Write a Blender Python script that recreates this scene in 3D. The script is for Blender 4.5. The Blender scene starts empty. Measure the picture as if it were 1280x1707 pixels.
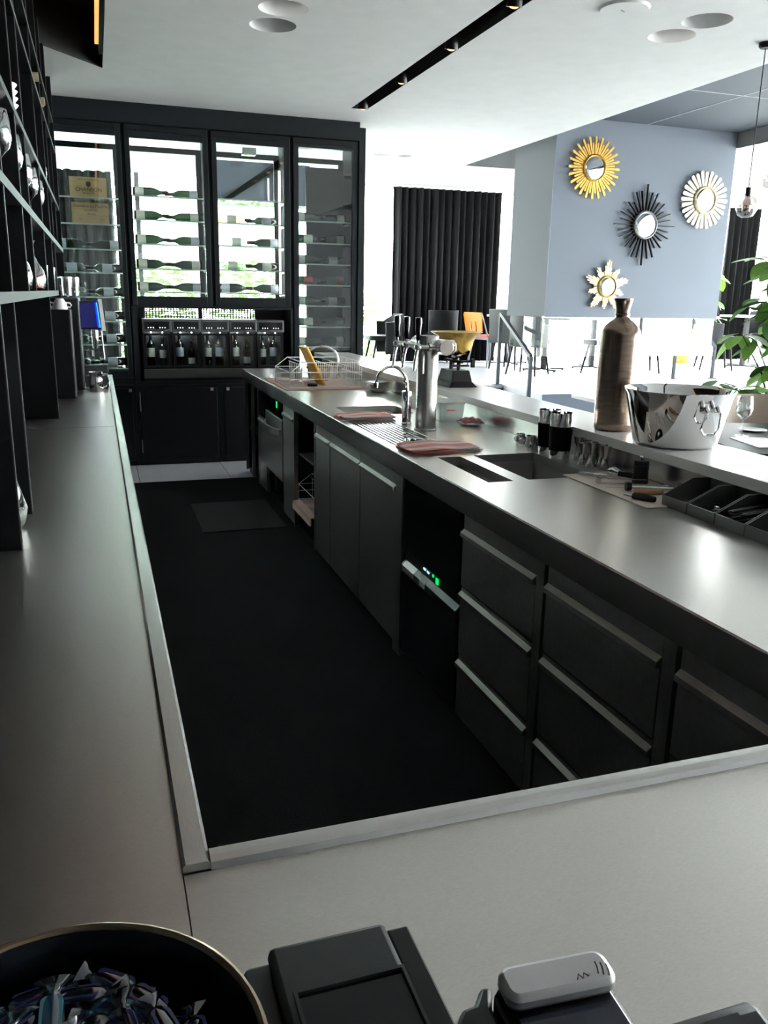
import bpy, bmesh, math, random
from mathutils import Vector, Matrix
PI = math.pi
random.seed(7)
S = bpy.context.scene
COL = S.collection

# ------------------------------------------------------------------ camera
cam_d = bpy.data.cameras.new('camera'); cam = bpy.data.objects.new('camera', cam_d); COL.objects.link(cam)
cam_d.sensor_fit = 'VERTICAL'; cam_d.sensor_height = 24.0; cam_d.lens = 1388.0 / 1707.0 * 24.0
cam_d.clip_start = 0.02; cam_d.clip_end = 200
cx, cy_, cz = Vector((.948, -.318, .019)), Vector((-.062, -.245, -.967)), Vector((.312, .916, -.252))
cz.normalize(); cx = (cx - cz * cx.dot(cz)).normalized(); cy_ = cz.cross(cx).normalized()
M = Matrix((cx, -cy_, -cz)).transposed().to_4x4(); M.translation = Vector((0, 0, 1.55))
cam.matrix_world = M
S.camera = cam

# ------------------------------------------------------------------ world, sun, exposure
w = bpy.data.worlds.new('sky'); S.world = w; w.use_nodes = True
bg = w.node_tree.nodes['Background']
bg.inputs['Color'].default_value = (0.93, 0.97, 1.0, 1); bg.inputs['Strength'].default_value = 9.0
sun_d = bpy.data.lights.new('sun', 'SUN'); sun_d.energy = 11.0; sun_d.angle = math.radians(1.0); sun_d.color = (1.0, .95, .88)
sun = bpy.data.objects.new('sun', sun_d); COL.objects.link(sun)
sun.rotation_euler = Vector((-.86, -.22, -.52)).to_track_quat('-Z', 'Y').to_euler()
S.view_settings.view_transform = 'Standard'; S.view_settings.look = 'None'
S.view_settings.exposure = 2.2; S.view_settings.gamma = 1.0
S.view_settings.use_curve_mapping = False

# ------------------------------------------------------------------ materials
MATS = {}
def mat(name, col, rough=.5, metal=0.0, bump=0.0, bscale=40, stretch=None, emit=None, estr=0, var=0.0, spec=.5, trans=0, coat=0):
    if name in MATS: return MATS[name]
    m = bpy.data.materials.new(name); m.use_nodes = True; nt = m.node_tree
    p = nt.nodes['Principled BSDF']
    p.inputs['Base Color'].default_value = (*col, 1); p.inputs['Roughness'].default_value = rough
    p.inputs['Metallic'].default_value = metal
    p.inputs['Specular IOR Level'].default_value = spec
    if trans: p.inputs['Transmission Weight'].default_value = trans
    if coat: p.inputs['Coat Weight'].default_value = coat; p.inputs['Coat Roughness'].default_value = .08
    if emit: p.inputs['Emission Color'].default_value = (*emit, 1); p.inputs['Emission Strength'].default_value = estr
    if bump or var:
        tc = nt.nodes.new('ShaderNodeTexCoord'); mp = nt.nodes.new('ShaderNodeMapping')
        nt.links.new(tc.outputs['Object'], mp.inputs['Vector'])
        if stretch: mp.inputs['Scale'].default_value = stretch
        nz = nt.nodes.new('ShaderNodeTexNoise'); nz.inputs['Scale'].default_value = bscale; nz.inputs['Detail'].default_value = 4
        nt.links.new(mp.outputs['Vector'], nz.inputs['Vector'])
        if bump:
            b = nt.nodes.new('ShaderNodeBump'); b.inputs['Strength'].default_value = bump; b.inputs['Distance'].default_value = .004
            nt.links.new(nz.outputs['Fac'], b.inputs['Height']); nt.links.new(b.outputs['Normal'], p.inputs['Normal'])
        if var:
            r = nt.nodes.new('ShaderNodeValToRGB')
            r.color_ramp.elements[0].position = .3; r.color_ramp.elements[1].position = .7
            r.color_ramp.elements[0].color = (*[c * (1 - var) for c in col], 1)
            r.color_ramp.elements[1].color = (*[min(1, c * (1 + var)) for c in col], 1)
            nt.links.new(nz.outputs['Fac'], r.inputs['Fac']); nt.links.new(r.outputs['Color'], p.inputs['Base Color'])
    MATS[name] = m; return m

def glass(name, tint=(1, 1, 1), refl=.10, edge=.9, rough=0.0):
    m = bpy.data.materials.new(name); m.use_nodes = True; nt = m.node_tree; nt.nodes.clear()
    o = nt.nodes.new('ShaderNodeOutputMaterial'); mx = nt.nodes.new('ShaderNodeMixShader')
    t = nt.nodes.new('ShaderNodeBsdfTransparent'); t.inputs['Color'].default_value = (*tint, 1)
    g = nt.nodes.new('ShaderNodeBsdfGlossy'); g.inputs['Roughness'].default_value = rough
    lw = nt.nodes.new('ShaderNodeLayerWeight'); lw.inputs['Blend'].default_value = .35
    mr = nt.nodes.new('ShaderNodeMapRange'); mr.inputs['To Min'].default_value = refl; mr.inputs['To Max'].default_value = edge
    nt.links.new(lw.outputs['Facing'], mr.inputs['Value']); nt.links.new(mr.outputs['Result'], mx.inputs['Fac'])
    nt.links.new(t.outputs[0], mx.inputs[1]); nt.links.new(g.outputs[0], mx.inputs[2]); nt.links.new(mx.outputs[0], o.inputs[0])
    MATS[name] = m; return m

def stripes(name, c1, c2, scale, axis, rough=.9):
    m = bpy.data.materials.new(name); m.use_nodes = True; nt = m.node_tree; p = nt.nodes['Principled BSDF']
    p.inputs['Roughness'].default_value = rough; p.inputs['Specular IOR Level'].default_value = .1
    tc = nt.nodes.new('ShaderNodeTexCoord'); wv = nt.nodes.new('ShaderNodeTexWave')
    wv.bands_direction = axis; wv.inputs['Scale'].default_value = scale; wv.inputs['Distortion'].default_value = .6
    r = nt.nodes.new('ShaderNodeValToRGB'); r.color_ramp.elements[0].color = (*c1, 1); r.color_ramp.elements[1].color = (*c2, 1)
    r.color_ramp.elements[0].position = .35; r.color_ramp.elements[1].position = .6
    nt.links.new(tc.outputs['Object'], wv.inputs['Vector']); nt.links.new(wv.outputs['Color'], r.inputs['Fac'])
    nt.links.new(r.outputs['Color'], p.inputs['Base Color'])
    MATS[name] = m; return m

STEEL = mat('brushed_steel', (.60, .59, .57), .24, 1, .05, 60, (40, 1, 40), var=.06)
STEEL2 = mat('counter_steel', (.63, .605, .57), .31, 1, .05, 50, (3, 30, 3), var=.08)
STEELD = mat('shade_toned_steel', (.46, .45, .43), .36, 1, .05, 60, (30, 1, 1), var=.08)  # stainless like the worktop, base darkened for the dark aisle it reflects
LIP = mat('handle_steel', (.30, .29, .265), .4, 1)
CHROME = mat('chrome', (.86, .86, .87), .05, 1)
POLISH = mat('polished_steel', (.8, .8, .8), .04, 1)
OAK = mat('black_oak', (.0045, .0055, .007), .42, 0, .35, 30, (2, 2, 60), spec=.22)
OAKV = mat('black_oak_upright', (.0045, .005, .006), .5, 0, .25, 30, (4, 4, 50), spec=.15)
FRAME = mat('cabinet_frame_paint', (.0085, .0115, .014), .45, 0, spec=.25)
EDGE = mat('grey_green_shelf_edge', (.019, .025, .021), .55, spec=.3)
EDGE2 = mat('grey_upright_edge', (.045, .048, .048), .5)
BLACK = mat('black_plastic', (.006, .0065, .0075), .38, spec=.3)
BLACKG = mat('gloss_black', (.005, .0055, .0065), .12, spec=.4)
RUBBER = mat('black_rubber', (.0045, .0045, .005), .75, 0, .3, 120, spec=.12)
DARKG = mat('dark_grey_plastic', (.008, .0095, .0098), .45, 0, .05, 300)
CEIL = mat('ceiling_plaster', (.70, .70, .69), .85, 0, .15, 6, var=.03)
CEILB = mat('blue_grey_coffer_paint', (.075, .09, .11), .7, 0, .08, 4)
HOODP = mat('blue_grey_wall_paint', (.165, .188, .228), .75)
HOODP2 = mat('hood_paint_side_lit', (.195, .213, .222), .75)  # same hood paint, the side face's different lighting put into the colour
NAVY = mat('navy_riser_paint', (.055, .075, .11), .6)
PLAT = mat('pale_concrete_floor', (.34, .35, .37), .38, 0, .06, 5, var=.06)
TILE = mat('pale_grey_tile', (.68, .68, .73), .45, var=.03, bscale=8)
GROUT = mat('grout', (.2, .2, .2), .9)
WHITEP = mat('white_wall_paint', (.78, .78, .78), .8)
GREYW = mat('grey_wall', (.25, .25, .26), .8)
STONE = mat('white_quartz_ledge', (.72, .70, .68), .22, 0, .02, 200, var=.02)
GLASS = glass('window_glass', (.98, 1, .99), .05, .55)
GLASSC = glass('cabinet_glass', (.93, .97, .95), .06, .5)
GLASSG = glass('shelf_glass', (.75, .86, .80), .16, .8)
GLASSD = glass('drinking_glass', (.93, .95, .95), .12, 1.0)
ACRYL = glass('frosted_plastic_tub', (.72, .74, .75), .25, .6, .35)
WINE = glass('dark_wine_bottle_glass', (.03, .05, .03), .06, .55, .05)
WINEY = glass('yellow_wine_bottle_glass', (.75, .72, .25), .10, .7, .03)
WINEC = glass('clear_wine_bottle_glass', (.75, .82, .78), .12, .8, .03)
WINEA = glass('amber_wine_bottle_glass', (.5, .2, .06), .10, .7, .03)
CREAM = mat('label_paper', (.72, .71, .66), .7, var=.05, bscale=60)
CREAM2 = mat('label_paper_pale_blue', (.58, .62, .72), .7)
WHITE = mat('white_china', (.82, .82, .81), .2)
WIRE = mat('white_wire', (.85, .85, .85), .35)
YELLOW = mat('yellow_board', (.85, .42, .03), .45)
GOLD = mat('gold_leaf', (.60, .35, .08), .36, .75, .2, 30, var=.2)
GOLDP = mat('pale_gold_leaf', (.62, .50, .28), .4, .4, .2, 30, var=.1)
IVORY = mat('ivory_gilt', (.52, .47, .37), .4, .2, .1, 30)
IRON = mat('black_iron', (.004, .0045, .0045), .5, .0, .2, 60, spec=.25)
BRASS = mat('hammered_brass', (.62, .40, .11), .22, 1, .35, 45, var=.1)
BRONZE = mat('bronze_bottle_glaze', (.30, .225, .175), .26, .95, .08, 14, (1, 1, 5), var=.25)
MIRROR = mat('mirror', (.92, .92, .92), .02, 1)
CURTAIN = mat('black_velvet', (.008, .008, .009), .9, 0, .2, 30, spec=.3)
LEATHER = mat('black_leather', (.005, .0055, .006), .55, spec=.15)
GREYLE = mat('grey_green_leather', (.045, .05, .047), .55, spec=.2)
GREYCH = mat('mid_grey_fabric', (.06, .06, .065), .8, spec=.2)
ORANGE = mat('orange_plywood', (.70, .17, .012), .4)
REDSEAT = mat('red_seat', (.42, .06, .035), .5)
PGREY = mat('powder_grey_metal', (.12, .13, .16), .4, .3)
TABLED = mat('dark_table_wood', (.012, .0105, .01), .4, spec=.2)
TABLEW = mat('white_table', (.75, .75, .74), .4)
LEAF = mat('leaf_green', (.07, .20, .03), .38, 0, var=.3, bscale=4)
LEAF2 = mat('leaf_light_green', (.22, .42, .07), .4, 0, var=.2, bscale=4)
STEM = mat('stem', (.10, .12, .04), .6)
BUSH = mat('bush_green', (.17, .33, .08), .7, 0, var=.4, bscale=3)
WOOD = mat('pine_box', (.50, .36, .19), .65, 0, .15, 20, (1, 8, 30), var=.10)
WOODH = mat('wood_handle', (.42, .22, .10), .5, 0, .1, 40, var=.15)
INK = mat('print_ink', (.07, .045, .03), .8)
PAPER = mat('paper', (.66, .57, .50), .85)
CLOTHP = stripes('pink_striped_towel', (.80, .70, .68), (.80, .30, .25), 4.0, 'Y')
CLOTHM = stripes('pink_checked_mat', (.70, .55, .48), (.68, .44, .38), 60, 'X')
CLOTHR = mat('dusty_red_cloth', (.40, .13, .15), .9, 0, .3, 60, var=.25)
BLUEC = glass('blue_candy_wrap', (.05, .16, .38), .14, .7, .12)
TEALC = glass('teal_candy_wrap', (.20, .50, .62), .2, .8, .15)
NAVYC = glass('navy_candy_wrap', (.03, .05, .22), .14, .7, .1)
CANDY = mat('teal_candy', (.12, .36, .45), .35)
CANDYB = mat('navy_candy', (.02, .03, .12), .3)
RIM = mat('gilt_rim', (.32, .25, .17), .28, .9)
BOWLG = mat('dark_blue_glaze', (.004, .0045, .008), .2, spec=.3)
LEDW = mat('led_white', (1, 1, 1), .5, emit=(1, .96, .92), estr=2.5)
LEDD = mat('led_dot', (1, 1, 1), .5, emit=(.9, .95, 1), estr=1.5)
LEDO = mat('led_orange', (1, .5, .2), .5, emit=(1, .36, .10), estr=.35)
BULB = mat('warm_bulb', (1, .6, .3), .5, emit=(1, .42, .16), estr=.6)
BULBW = mat('white_lamp', (1, 1, 1), .5, emit=(1, .98, .94), estr=2.2)
SCRN = mat('navy_screen', (.01, .01, .05), .2, emit=(.03, .03, .28), estr=.06)
SCRB = mat('blue_light_bar', (.02, .05, .9), .3, emit=(.0, .03, 1), estr=.45)
SCRC = mat('cyan_light_bar', (.1, .5, 1), .3, emit=(.05, .40, 1), estr=.4)
GREENL = mat('green_display', (0, .3, .05), .3, emit=(0, .8, .10), estr=.35)
CYANL = mat('cyan_display', (.2, .5, .6), .3, emit=(.35, .8, .9), estr=.35)
AMBERG = glass('tinted_globe_glass', (.80, .76, .74), .2, .9)
ASPH = mat('paving', (.35, .35, .34), .9)

# ------------------------------------------------------------------ mesh builder
def tag(o, label=None, cat=None, group=None, kind=None):
    if label: o['label'] = label
    if cat: o['category'] = cat
    if group: o['group'] = group
    if kind: o['kind'] = kind
    return o

def thing(name, label, cat, loc=(0, 0, 0), rotz=0, group=None, rot=None):
    o = bpy.data.objects.new(name, None); COL.objects.link(o); o.empty_display_size = .05
    o.location = loc; o.rotation_euler = rot if rot else (0, 0, rotz)
    return tag(o, label, cat, group)

def world_org(p):
    v = Vector((0, 0, 0))
    while p is not None: v = v + Vector(p.location); p = p.parent
    return v

class MB:
    def __init__(s, M=None): s.v = []; s.f = []; s.M = M
    def add(s, vs, fs, M=None):
        n = len(s.v); M2 = M or s.M
        for q in vs:
            q = Vector(q); s.v.append(tuple(M2 @ q) if M2 else tuple(q))
        s.f += [tuple(i + n for i in f) for f in fs]; return s
    def box(s, x0, x1, y0, y1, z0, z1, M=None):
        return s.add([(x0,y0,z0),(x1,y0,z0),(x1,y1,z0),(x0,y1,z0),(x0,y0,z1),(x1,y0,z1),(x1,y1,z1),(x0,y1,z1)],
                     [(0,3,2,1),(4,5,6,7),(0,1,5,4),(1,2,6,5),(2,3,7,6),(3,0,4,7)], M)
    def prism(s, poly, a, b, axis='z', M=None):
        n = len(poly)
        if axis == 'z': f = lambda p, t: (p[0], p[1], t)
        elif axis == 'y': f = lambda p, t: (p[0], t, p[1])
        else: f = lambda p, t: (t, p[0], p[1])
        vs = [f(p, a) for p in poly] + [f(p, b) for p in poly]
        return s.add(vs, [tuple(range(n))[::-1], tuple(range(n, 2*n))] + [(i, (i+1) % n, n+(i+1) % n, n+i) for i in range(n)], M)
    def lathe(s, prof, c=(0,0,0), n=24, M=None, caps=True, axis='z'):
        vs = []; fs = []
        for r, z in prof:
            for k in range(n):
                a = 2*PI*k/n; x, y = r*math.cos(a), r*math.sin(a)
                if axis == 'z': q = (c[0]+x, c[1]+y, c[2]+z)
                elif axis == 'x': q = (c[0]+z, c[1]+x, c[2]+y)
                else: q = (c[0]+x, c[1]+z, c[2]+y)
                vs.append(q)
        for j in range(len(prof)-1):
            for k in range(n):
                fs.append((j*n+k, j*n+(k+1) % n, (j+1)*n+(k+1) % n, (j+1)*n+k))
        if caps:
            if prof[0][0] > 1e-6: fs.append(tuple(range(n))[::-1])
            if prof[-1][0] > 1e-6: fs.append(tuple((len(prof)-1)*n+k for k in range(n)))
        return s.add(vs, fs, M)
    def cyl(s, c, r, h, n=20, axis='z', M=None, r2=None): return s.lathe([(r, 0), (r if r2 is None else r2, h)], c, n, M, True, axis)
    def tube(s, pts, r, n=8, closed=False, M=None):
        P = [Vector(p) for p in pts]; m = len(P); vs = []; fs = []
        up = Vector((0, 0, 1))
        for i, p in enumerate(P):
            if closed: t = (P[(i+1) % m] - P[i-1])
            else: t = P[min(i+1, m-1)] - P[max(i-1, 0)]
            t.normalize(); u = up if abs(t.dot(up)) < .95 else Vector((1, 0, 0))
            a = t.cross(u).normalized(); b = a.cross(t).normalized()
            rr = r[i] if isinstance(r, (list, tuple)) else r
            for k in range(n):
                th = 2*PI*k/n; vs.append(p + a*rr*math.cos(th) + b*rr*math.sin(th))
        for i in range(m if closed else m-1):
            for k in range(n):
                j = (i+1) % m; fs.append((i*n+k, i*n+(k+1) % n, j*n+(k+1) % n, j*n+k))
        if not closed: fs += [tuple(range(n))[::-1], tuple((m-1)*n+k for k in range(n))]
        return s.add(vs, fs, M)
    def bar(s, a, b, w, h, M=None):
        a, b = Vector(a), Vector(b); t = (b-a).normalized(); u = Vector((0,0,1)) if abs(t.z) < .95 else Vector((1,0,0))
        x = t.cross(u).normalized()*w/2; y = x.cross(t).normalized()*h/2
        vs = [a-x-y, a+x-y, a+x+y, a-x+y, b-x-y, b+x-y, b+x+y, b-x+y]
        return s.add(vs, [(0,3,2,1),(4,5,6,7),(0,1,5,4),(1,2,6,5),(2,3,7,6),(3,0,4,7)], M)
    def ball(s, c, r, n=14, sc=(1,1,1), M=None):
        prof = [(math.sin(PI*i/(n//2))*r, -math.cos(PI*i/(n//2))*r) for i in range(n//2+1)]
        T = Matrix.Translation(Vector(c)) @ Matrix.Diagonal((*sc, 1))
        base = M or s.M
        return s.lathe([(max(a, 1e-7), b) for a, b in prof], (0,0,0), n, (base @ T) if base else T)
    def plate(s, outer, holes, z0, z1=None, sides=True):
        bm = bmesh.new()
        def loop(pts, z):
            vv = [bm.verts.new((p[0], p[1], z)) for p in pts]
            for i in range(len(vv)): bm.edges.new((vv[i], vv[(i+1) % len(vv)]))
            return vv
        L = [loop(outer, z0)] + [loop(h, z0) for h in holes]
        bmesh.ops.triangle_fill(bm, edges=bm.edges[:], use_beauty=True)
        bm.verts.index_update()
        vs = [v.co.copy() for v in bm.verts]; fs = [tuple(v.index for v in f.verts) for f in bm.faces]
        idx = [[v.index for v in l] for l in L]; bm.free()
        s.add(vs, fs)
        if z1 is not None:
            s.add([(v.x, v.y, z1) for v in vs], [f[::-1] for f in fs])
            n = len(vs)
            if sides:
                for l in idx:
                    m = len(l)
                    s.add(vs + [(v.x, v.y, z1) for v in vs], [(l[i], l[(i+1) % m], l[(i+1) % m]+n, l[i]+n) for i in range(m)])
        return s
    def mesh(s, name, mt):
        me = bpy.data.meshes.new(name); me.from_pydata(s.v, [], s.f)
        bm = bmesh.new(); bm.from_mesh(me)
        bmesh.ops.remove_doubles(bm, verts=bm.verts[:], dist=1e-6)
        bmesh.ops.recalc_face_normals(bm, faces=bm.faces[:]); bm.to_mesh(me); bm.free()
        me.materials.append(mt); return me
    def build(s, name, mt, parent=None, local=False, smooth=True, angle=38, bevel=0, kind=None, label=None):
        if parent is None:
            xs = [q[0] for q in s.v]; ys = [q[1] for q in s.v]; zs = [q[2] for q in s.v]
            org = Vector(((min(xs)+max(xs))/2, (min(ys)+max(ys))/2, min(zs)))
        else: org = Vector((0,0,0)) if local else world_org(parent)
        s.v = [tuple(Vector(q) - org) for q in s.v]
        me = s.mesh(name, mt)
        if smooth:
            me.polygons.foreach_set('use_smooth', [True]*len(me.polygons)); me.set_sharp_from_angle(angle=math.radians(angle))
        o = bpy.data.objects.new(name, me); COL.objects.link(o)
        if parent is None: o.location = org
        else: o.parent = parent
        if bevel:
            bv = o.modifiers.new('edge', 'BEVEL'); bv.width = bevel; bv.segments = 2; bv.limit_method = 'ANGLE'; bv.angle_limit = math.radians(40)
        if kind: o['kind'] = kind
        if label: o['label'] = label
        return o

def inst(name, me, parent, loc=(0,0,0), rot=(0,0,0), mt=None, scale=None):
    o = bpy.data.objects.new(name, me); COL.objects.link(o); o.parent = parent; o.location = loc; o.rotation_euler = rot
    if scale: o.scale = scale
    if mt:
        o.material_slots[0].link = 'OBJECT'; o.material_slots[0].material = mt
    return o

def copy_tree(o, parent=None):
    c = o.copy(); COL.objects.link(c); c.parent = parent
    for ch in o.children: copy_tree(ch, c)
    return c

def struct(o, label=None, cat=None): return tag(o, label, cat, None, 'structure')
def circ(x, y, r, n=28): return [(x + r*math.cos(2*PI*k/n), y + r*math.sin(2*PI*k/n)) for k in range(n)]
def rrect(x0, x1, y0, y1, r, n=5):
    o = []
    for cx_, cyy, a0 in ((x1-r, y1-r, 0), (x0+r, y1-r, PI/2), (x0+r, y0+r, PI), (x1-r, y0+r, 1.5*PI)):
        for k in range(n+1): a = a0 + PI/2*k/n; o.append((cx_ + r*math.cos(a), cyy + r*math.sin(a)))
    return o
def rect(x0, x1, y0, y1): return [(x0,y0),(x1,y0),(x1,y1),(x0,y1)]
ORD = ['first', 'second', 'third', 'fourth', 'fifth', 'sixth', 'seventh', 'eighth', 'ninth', 'tenth']
def text_mesh(txt, size, mt, parent, loc, rot, name='lettering', align='CENTER', ext=.0006):
    cu = bpy.data.curves.new('t', 'FONT'); cu.body = txt; cu.size = size; cu.align_x = align; cu.extrude = ext
    t = bpy.data.objects.new('t', cu); COL.objects.link(t)
    dg = bpy.context.evaluated_depsgraph_get(); me = bpy.data.meshes.new_from_object(t.evaluated_get(dg))
    bpy.data.objects.remove(t); me.name = name
    me.materials.clear(); me.materials.append(mt)
    return inst(name, me, parent, loc, rot)
def lamp(kind, name, loc, energy, color=(1, 1, 1), size=.05, rot=None, spot=None):
    d = bpy.data.lights.new(name, kind); d.energy = energy; d.color = color
    if kind == 'AREA': d.size = size
    else: d.shadow_soft_size = size
    if spot: d.spot_size = spot; d.spot_blend = .8
    o = bpy.data.objects.new(name, d); COL.objects.link(o); o.location = loc
    if rot: o.rotation_euler = rot
    return o
# ================================================================== STRUCTURE
ZC = 3.04; ZF = 3.14; ZK = 3.40; PF = 0.55; YF = 12.5
# aisle floor and tile strip
struct(MB().box(-.62, 2.2, -3.5, 7.06, -.1, 0).build('floor', RUBBER, smooth=False), 'black rubber floor of the bar aisle', 'floor')
ft = struct(MB().box(-.62, 2.42, 7.06, 8.3, -.1, -.008).build('floor_tiles', GROUT, smooth=False), 'pale grey tiled floor strip before the wine cabinets', 'floor')
tm = None
for i, x in enumerate((-.5, .258, 1.016, 1.774)):
    MB().box(x, min(x+.752, 2.4), 7.064, 7.80, -.009, 0).build('tile', TILE, ft, smooth=False)
struct(MB().box(2.2, 13, -3.5, 8.0, -.1, 0).build('floor_customer_side', PLAT, smooth=False), 'pale floor on the guest side of the bar', 'floor')
# raised platform with steps
pl = MB().prism([(4.50, 8.0), (13, 8.0), (13, YF), (-3, YF), (-3, 8.3), (2.42, 8.3), (2.42, 8.92), (4.50, 8.92)], -.1, PF)
struct(pl.build('floor_platform', PLAT, smooth=False), 'pale raised dining platform floor', 'floor')
struct(MB().box(4.50, 13, 7.985, 7.999, 0, PF-.004).build('trim_1', NAVY, smooth=False), 'navy painted riser below the platform edge', 'trim')
struct(MB().box(2.43, 4.49, 8.905, 8.919, 0.37, PF-.03).build('trim_2', NAVY, smooth=False), 'navy riser at the top of the steps', 'trim')
st = thing('steps', 'dark steps leading up to the raised platform', 'steps', (3.4, 8.4, 0)); st['kind'] = 'structure'
for k in range(2):
    MB().box(2.44, 4.49, 8.36 + .27*k, 8.63 + .27*k, 0, .185*(k+1)).build('step', mat('dark_step', (.02, .022, .025), .6), st, smooth=False)

# ceilings
holes_dn = [(1.06, 4.965, .135), (1.065, 5.28, .135), (3.277, 4.285, .135), (3.274, 4.585, .135), (3.085, 9.35, .10), (3.345, 9.31, .10)]
rec = [(-.55, -2.5), (.145, -2.5), (.145, 6.68), (-.19, 6.28), (-.55, 5.87)]
slot = rect(2.10, 2.235, -2.5, 7.21)
c = MB().plate(rect(-.62, 4.2, -3.5, 10.27), [circ(*h) for h in holes_dn] + [rec, slot], ZC)
ceil = struct(c.build('ceiling', CEIL, smooth=False), 'pale plaster ceiling above the bar', 'ceiling')
struct(MB().box(4.2, 7.0, -3.5, 10.27, ZK, ZK+.05).build('ceiling_coffer', CEILB, smooth=False), 'blue-grey raised ceiling panel beside the bar', 'ceiling')
struct(MB().plate(rect(-3, 13, 10.27, YF+.1), [], ZF).build('ceiling_dining', CEIL, smooth=False), 'white ceiling over the far dining platform', 'ceiling')
struct(MB().plate(rect(7.0, 13, -3.5, 10.27), [], 3.24).build('ceiling_window_side', CEIL, smooth=False), 'white ceiling strip by the right windows', 'ceiling')
struct(MB().box(7.0, 7.03, -3.5, 10.27, 3.24, ZK+.05).build('trim_3', mat('grey_beam_paint', (.22, .22, .22), .8), smooth=False), 'grey beam face along the coffer', 'trim')
struct(MB().box(4.2, 7.03, 10.27, 10.30, ZF, ZK+.05).build('trim_4', MATS['grey_beam_paint'], smooth=False), 'grey beam face closing the coffer', 'trim')
struct(MB().box(4.17, 4.2, -3.5, 10.27, ZC+.001, ZK+.05).build('trim_5', CEIL, smooth=False), 'white edge of the lowered ceiling', 'trim')
struct(MB().box(-3, 4.2, 10.27, 10.30, ZC, ZF+.02).build('trim_6', CEIL, smooth=False), 'white ceiling step', 'trim')
struct(MB().box(7.03, 13, 10.27, 10.30, ZF, 3.26).build('trim_7', CEIL, smooth=False), 'white ceiling step near windows', 'trim')
for k, (a, b) in enumerate((((5.80, -3), (5.80, 8.39)), ((4.25, 6.95), (6.95, 6.95)))):
    struct(MB().bar((*a, ZK-.002), (*b, ZK-.002), .012, .004).build('trim_%d' % (8+k), mat('pale_joint', (.4, .43, .46), .6), smooth=False), 'thin pale joint line %s the blue-grey ceiling' % ('along' if k == 0 else 'across'), 'trim')
# recess (black) with orange LED line
r = MB()
for i in range(5):
    a, b = rec[i], rec[(i+1) % 5]
    r.add([(*a, ZC), (*b, ZC), (*b, ZC+.32), (*a, ZC+.32)], [(0, 1, 2, 3)])
r.plate(rec, [], ZC+.32)
struct(r.build('ceiling_recess', mat('black_recess_paint', (.006, .006, .006), .8), smooth=False), 'black recess in the ceiling above the shelving', 'ceiling')
tag(MB().box(.095, .118, .5, 6.20, ZC+.03, ZC+.045).build('led_strip', LEDO, smooth=False), 'orange light strip inside the black ceiling recess', 'light strip')
tag(MB().box(.119, .144, .5, 6.4, ZC+.02, ZC+.05).build('led_channel', MATS['black_recess_paint'], smooth=False), 'black channel carrying the orange light strip', 'light channel')
# slot with spots
r = MB()
for i in range(4):
    a, b = slot[i], slot[(i+1) % 4]
    r.add([(*a, ZC), (*b, ZC), (*b, ZC+.2), (*a, ZC+.2)], [(0, 1, 2, 3)])
r.plate(slot, [], ZC+.2)
struct(r.build('ceiling_slot', MATS['black_recess_paint'], smooth=False), 'long black lighting slot in the ceiling', 'ceiling')
def spot_lamp(x, y, lab):
    t = thing('spotlight', lab, 'spotlight', (x, y, ZC-.02), group='spotlights in the ceiling slot')
    M_ = Matrix.Translation((x, y, ZC-.02)) @ Matrix.Rotation(math.radians(14), 4, 'X')
    MB(M_).lathe([(.028, .09), (.04, .085), (.042, .0), (.036, .0), (.034, .03)], n=24, caps=False).build('housing', BLACK, t)
    MB(M_).ball((0, 0, .006), .026, 16, (1, 1, .55)).build('bulb', BULB, t)
    MB().cyl((x, y, ZC+.05), .012, .15, 12).build('stem', BLACK, t)
for y, l in ((7.10, 'black spotlight at the far end of the ceiling slot'), (6.17, 'second black spotlight from the far end of the ceiling slot'),
             (5.26, 'third black spotlight from the far end of the ceiling slot'), (4.42, 'black ceiling-slot spotlight at the top picture edge')):
    spot_lamp(2.168, y, l)
labs = ['farther of the two round ceiling downlights over the aisle, plain recess', 'nearer', '', '', '', '']
labs = ['round recessed downlight over the aisle, cut by the upper edge with a lit lamp', 'round empty ceiling recess below the lit downlight over the aisle',
        'round recessed ceiling hole right of the bright lamp, near the coffer', 'round recessed downlight with bright lamp near the white ceiling edge',
        'small far downlight left of its twin above the curtain', 'small far downlight right of its twin above the curtain']
for (x, y, rr), l, lit in zip(holes_dn, labs, (1, 0, 0, 1, 0, 0)):
    t = thing('downlight', l, 'downlight', (x, y, ZC), group='recessed ceiling downlights')
    MB().lathe([(rr, 0), (rr*.98, .10), (rr*.6, .16), (1e-6, .16)], (x, y, ZC), 28, caps=False).build('recess', CEIL, t)
    MB().lathe([(.05, .15), (.055, .07), (.046, .07), (.04, .12)], (x, y, ZC), 20, caps=False).build('lamp_ring', CHROME, t)
    MB().cyl((x, y, ZC+.08), .044, .01, 20).build('lamp', BULBW if lit else mat('lamp_face', (.6, .6, .6), .3), t)
t = thing('ceiling_cover', 'round white cover plate on the ceiling right of the black slot', 'ceiling cover', (2.738, 4.27, ZC-.012))
MB().lathe([(1e-6, 0), (.125, 0), (.135, .012)], (2.738, 4.27, ZC-.012), 36).build('disc', CEIL, t)
MB().bar((2.72, 4.27, ZC-.014), (2.75, 4.285, ZC-.014), .004, .004).build('finger_notch', mat('notch', (.2, .2, .2), .8), t)

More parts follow.
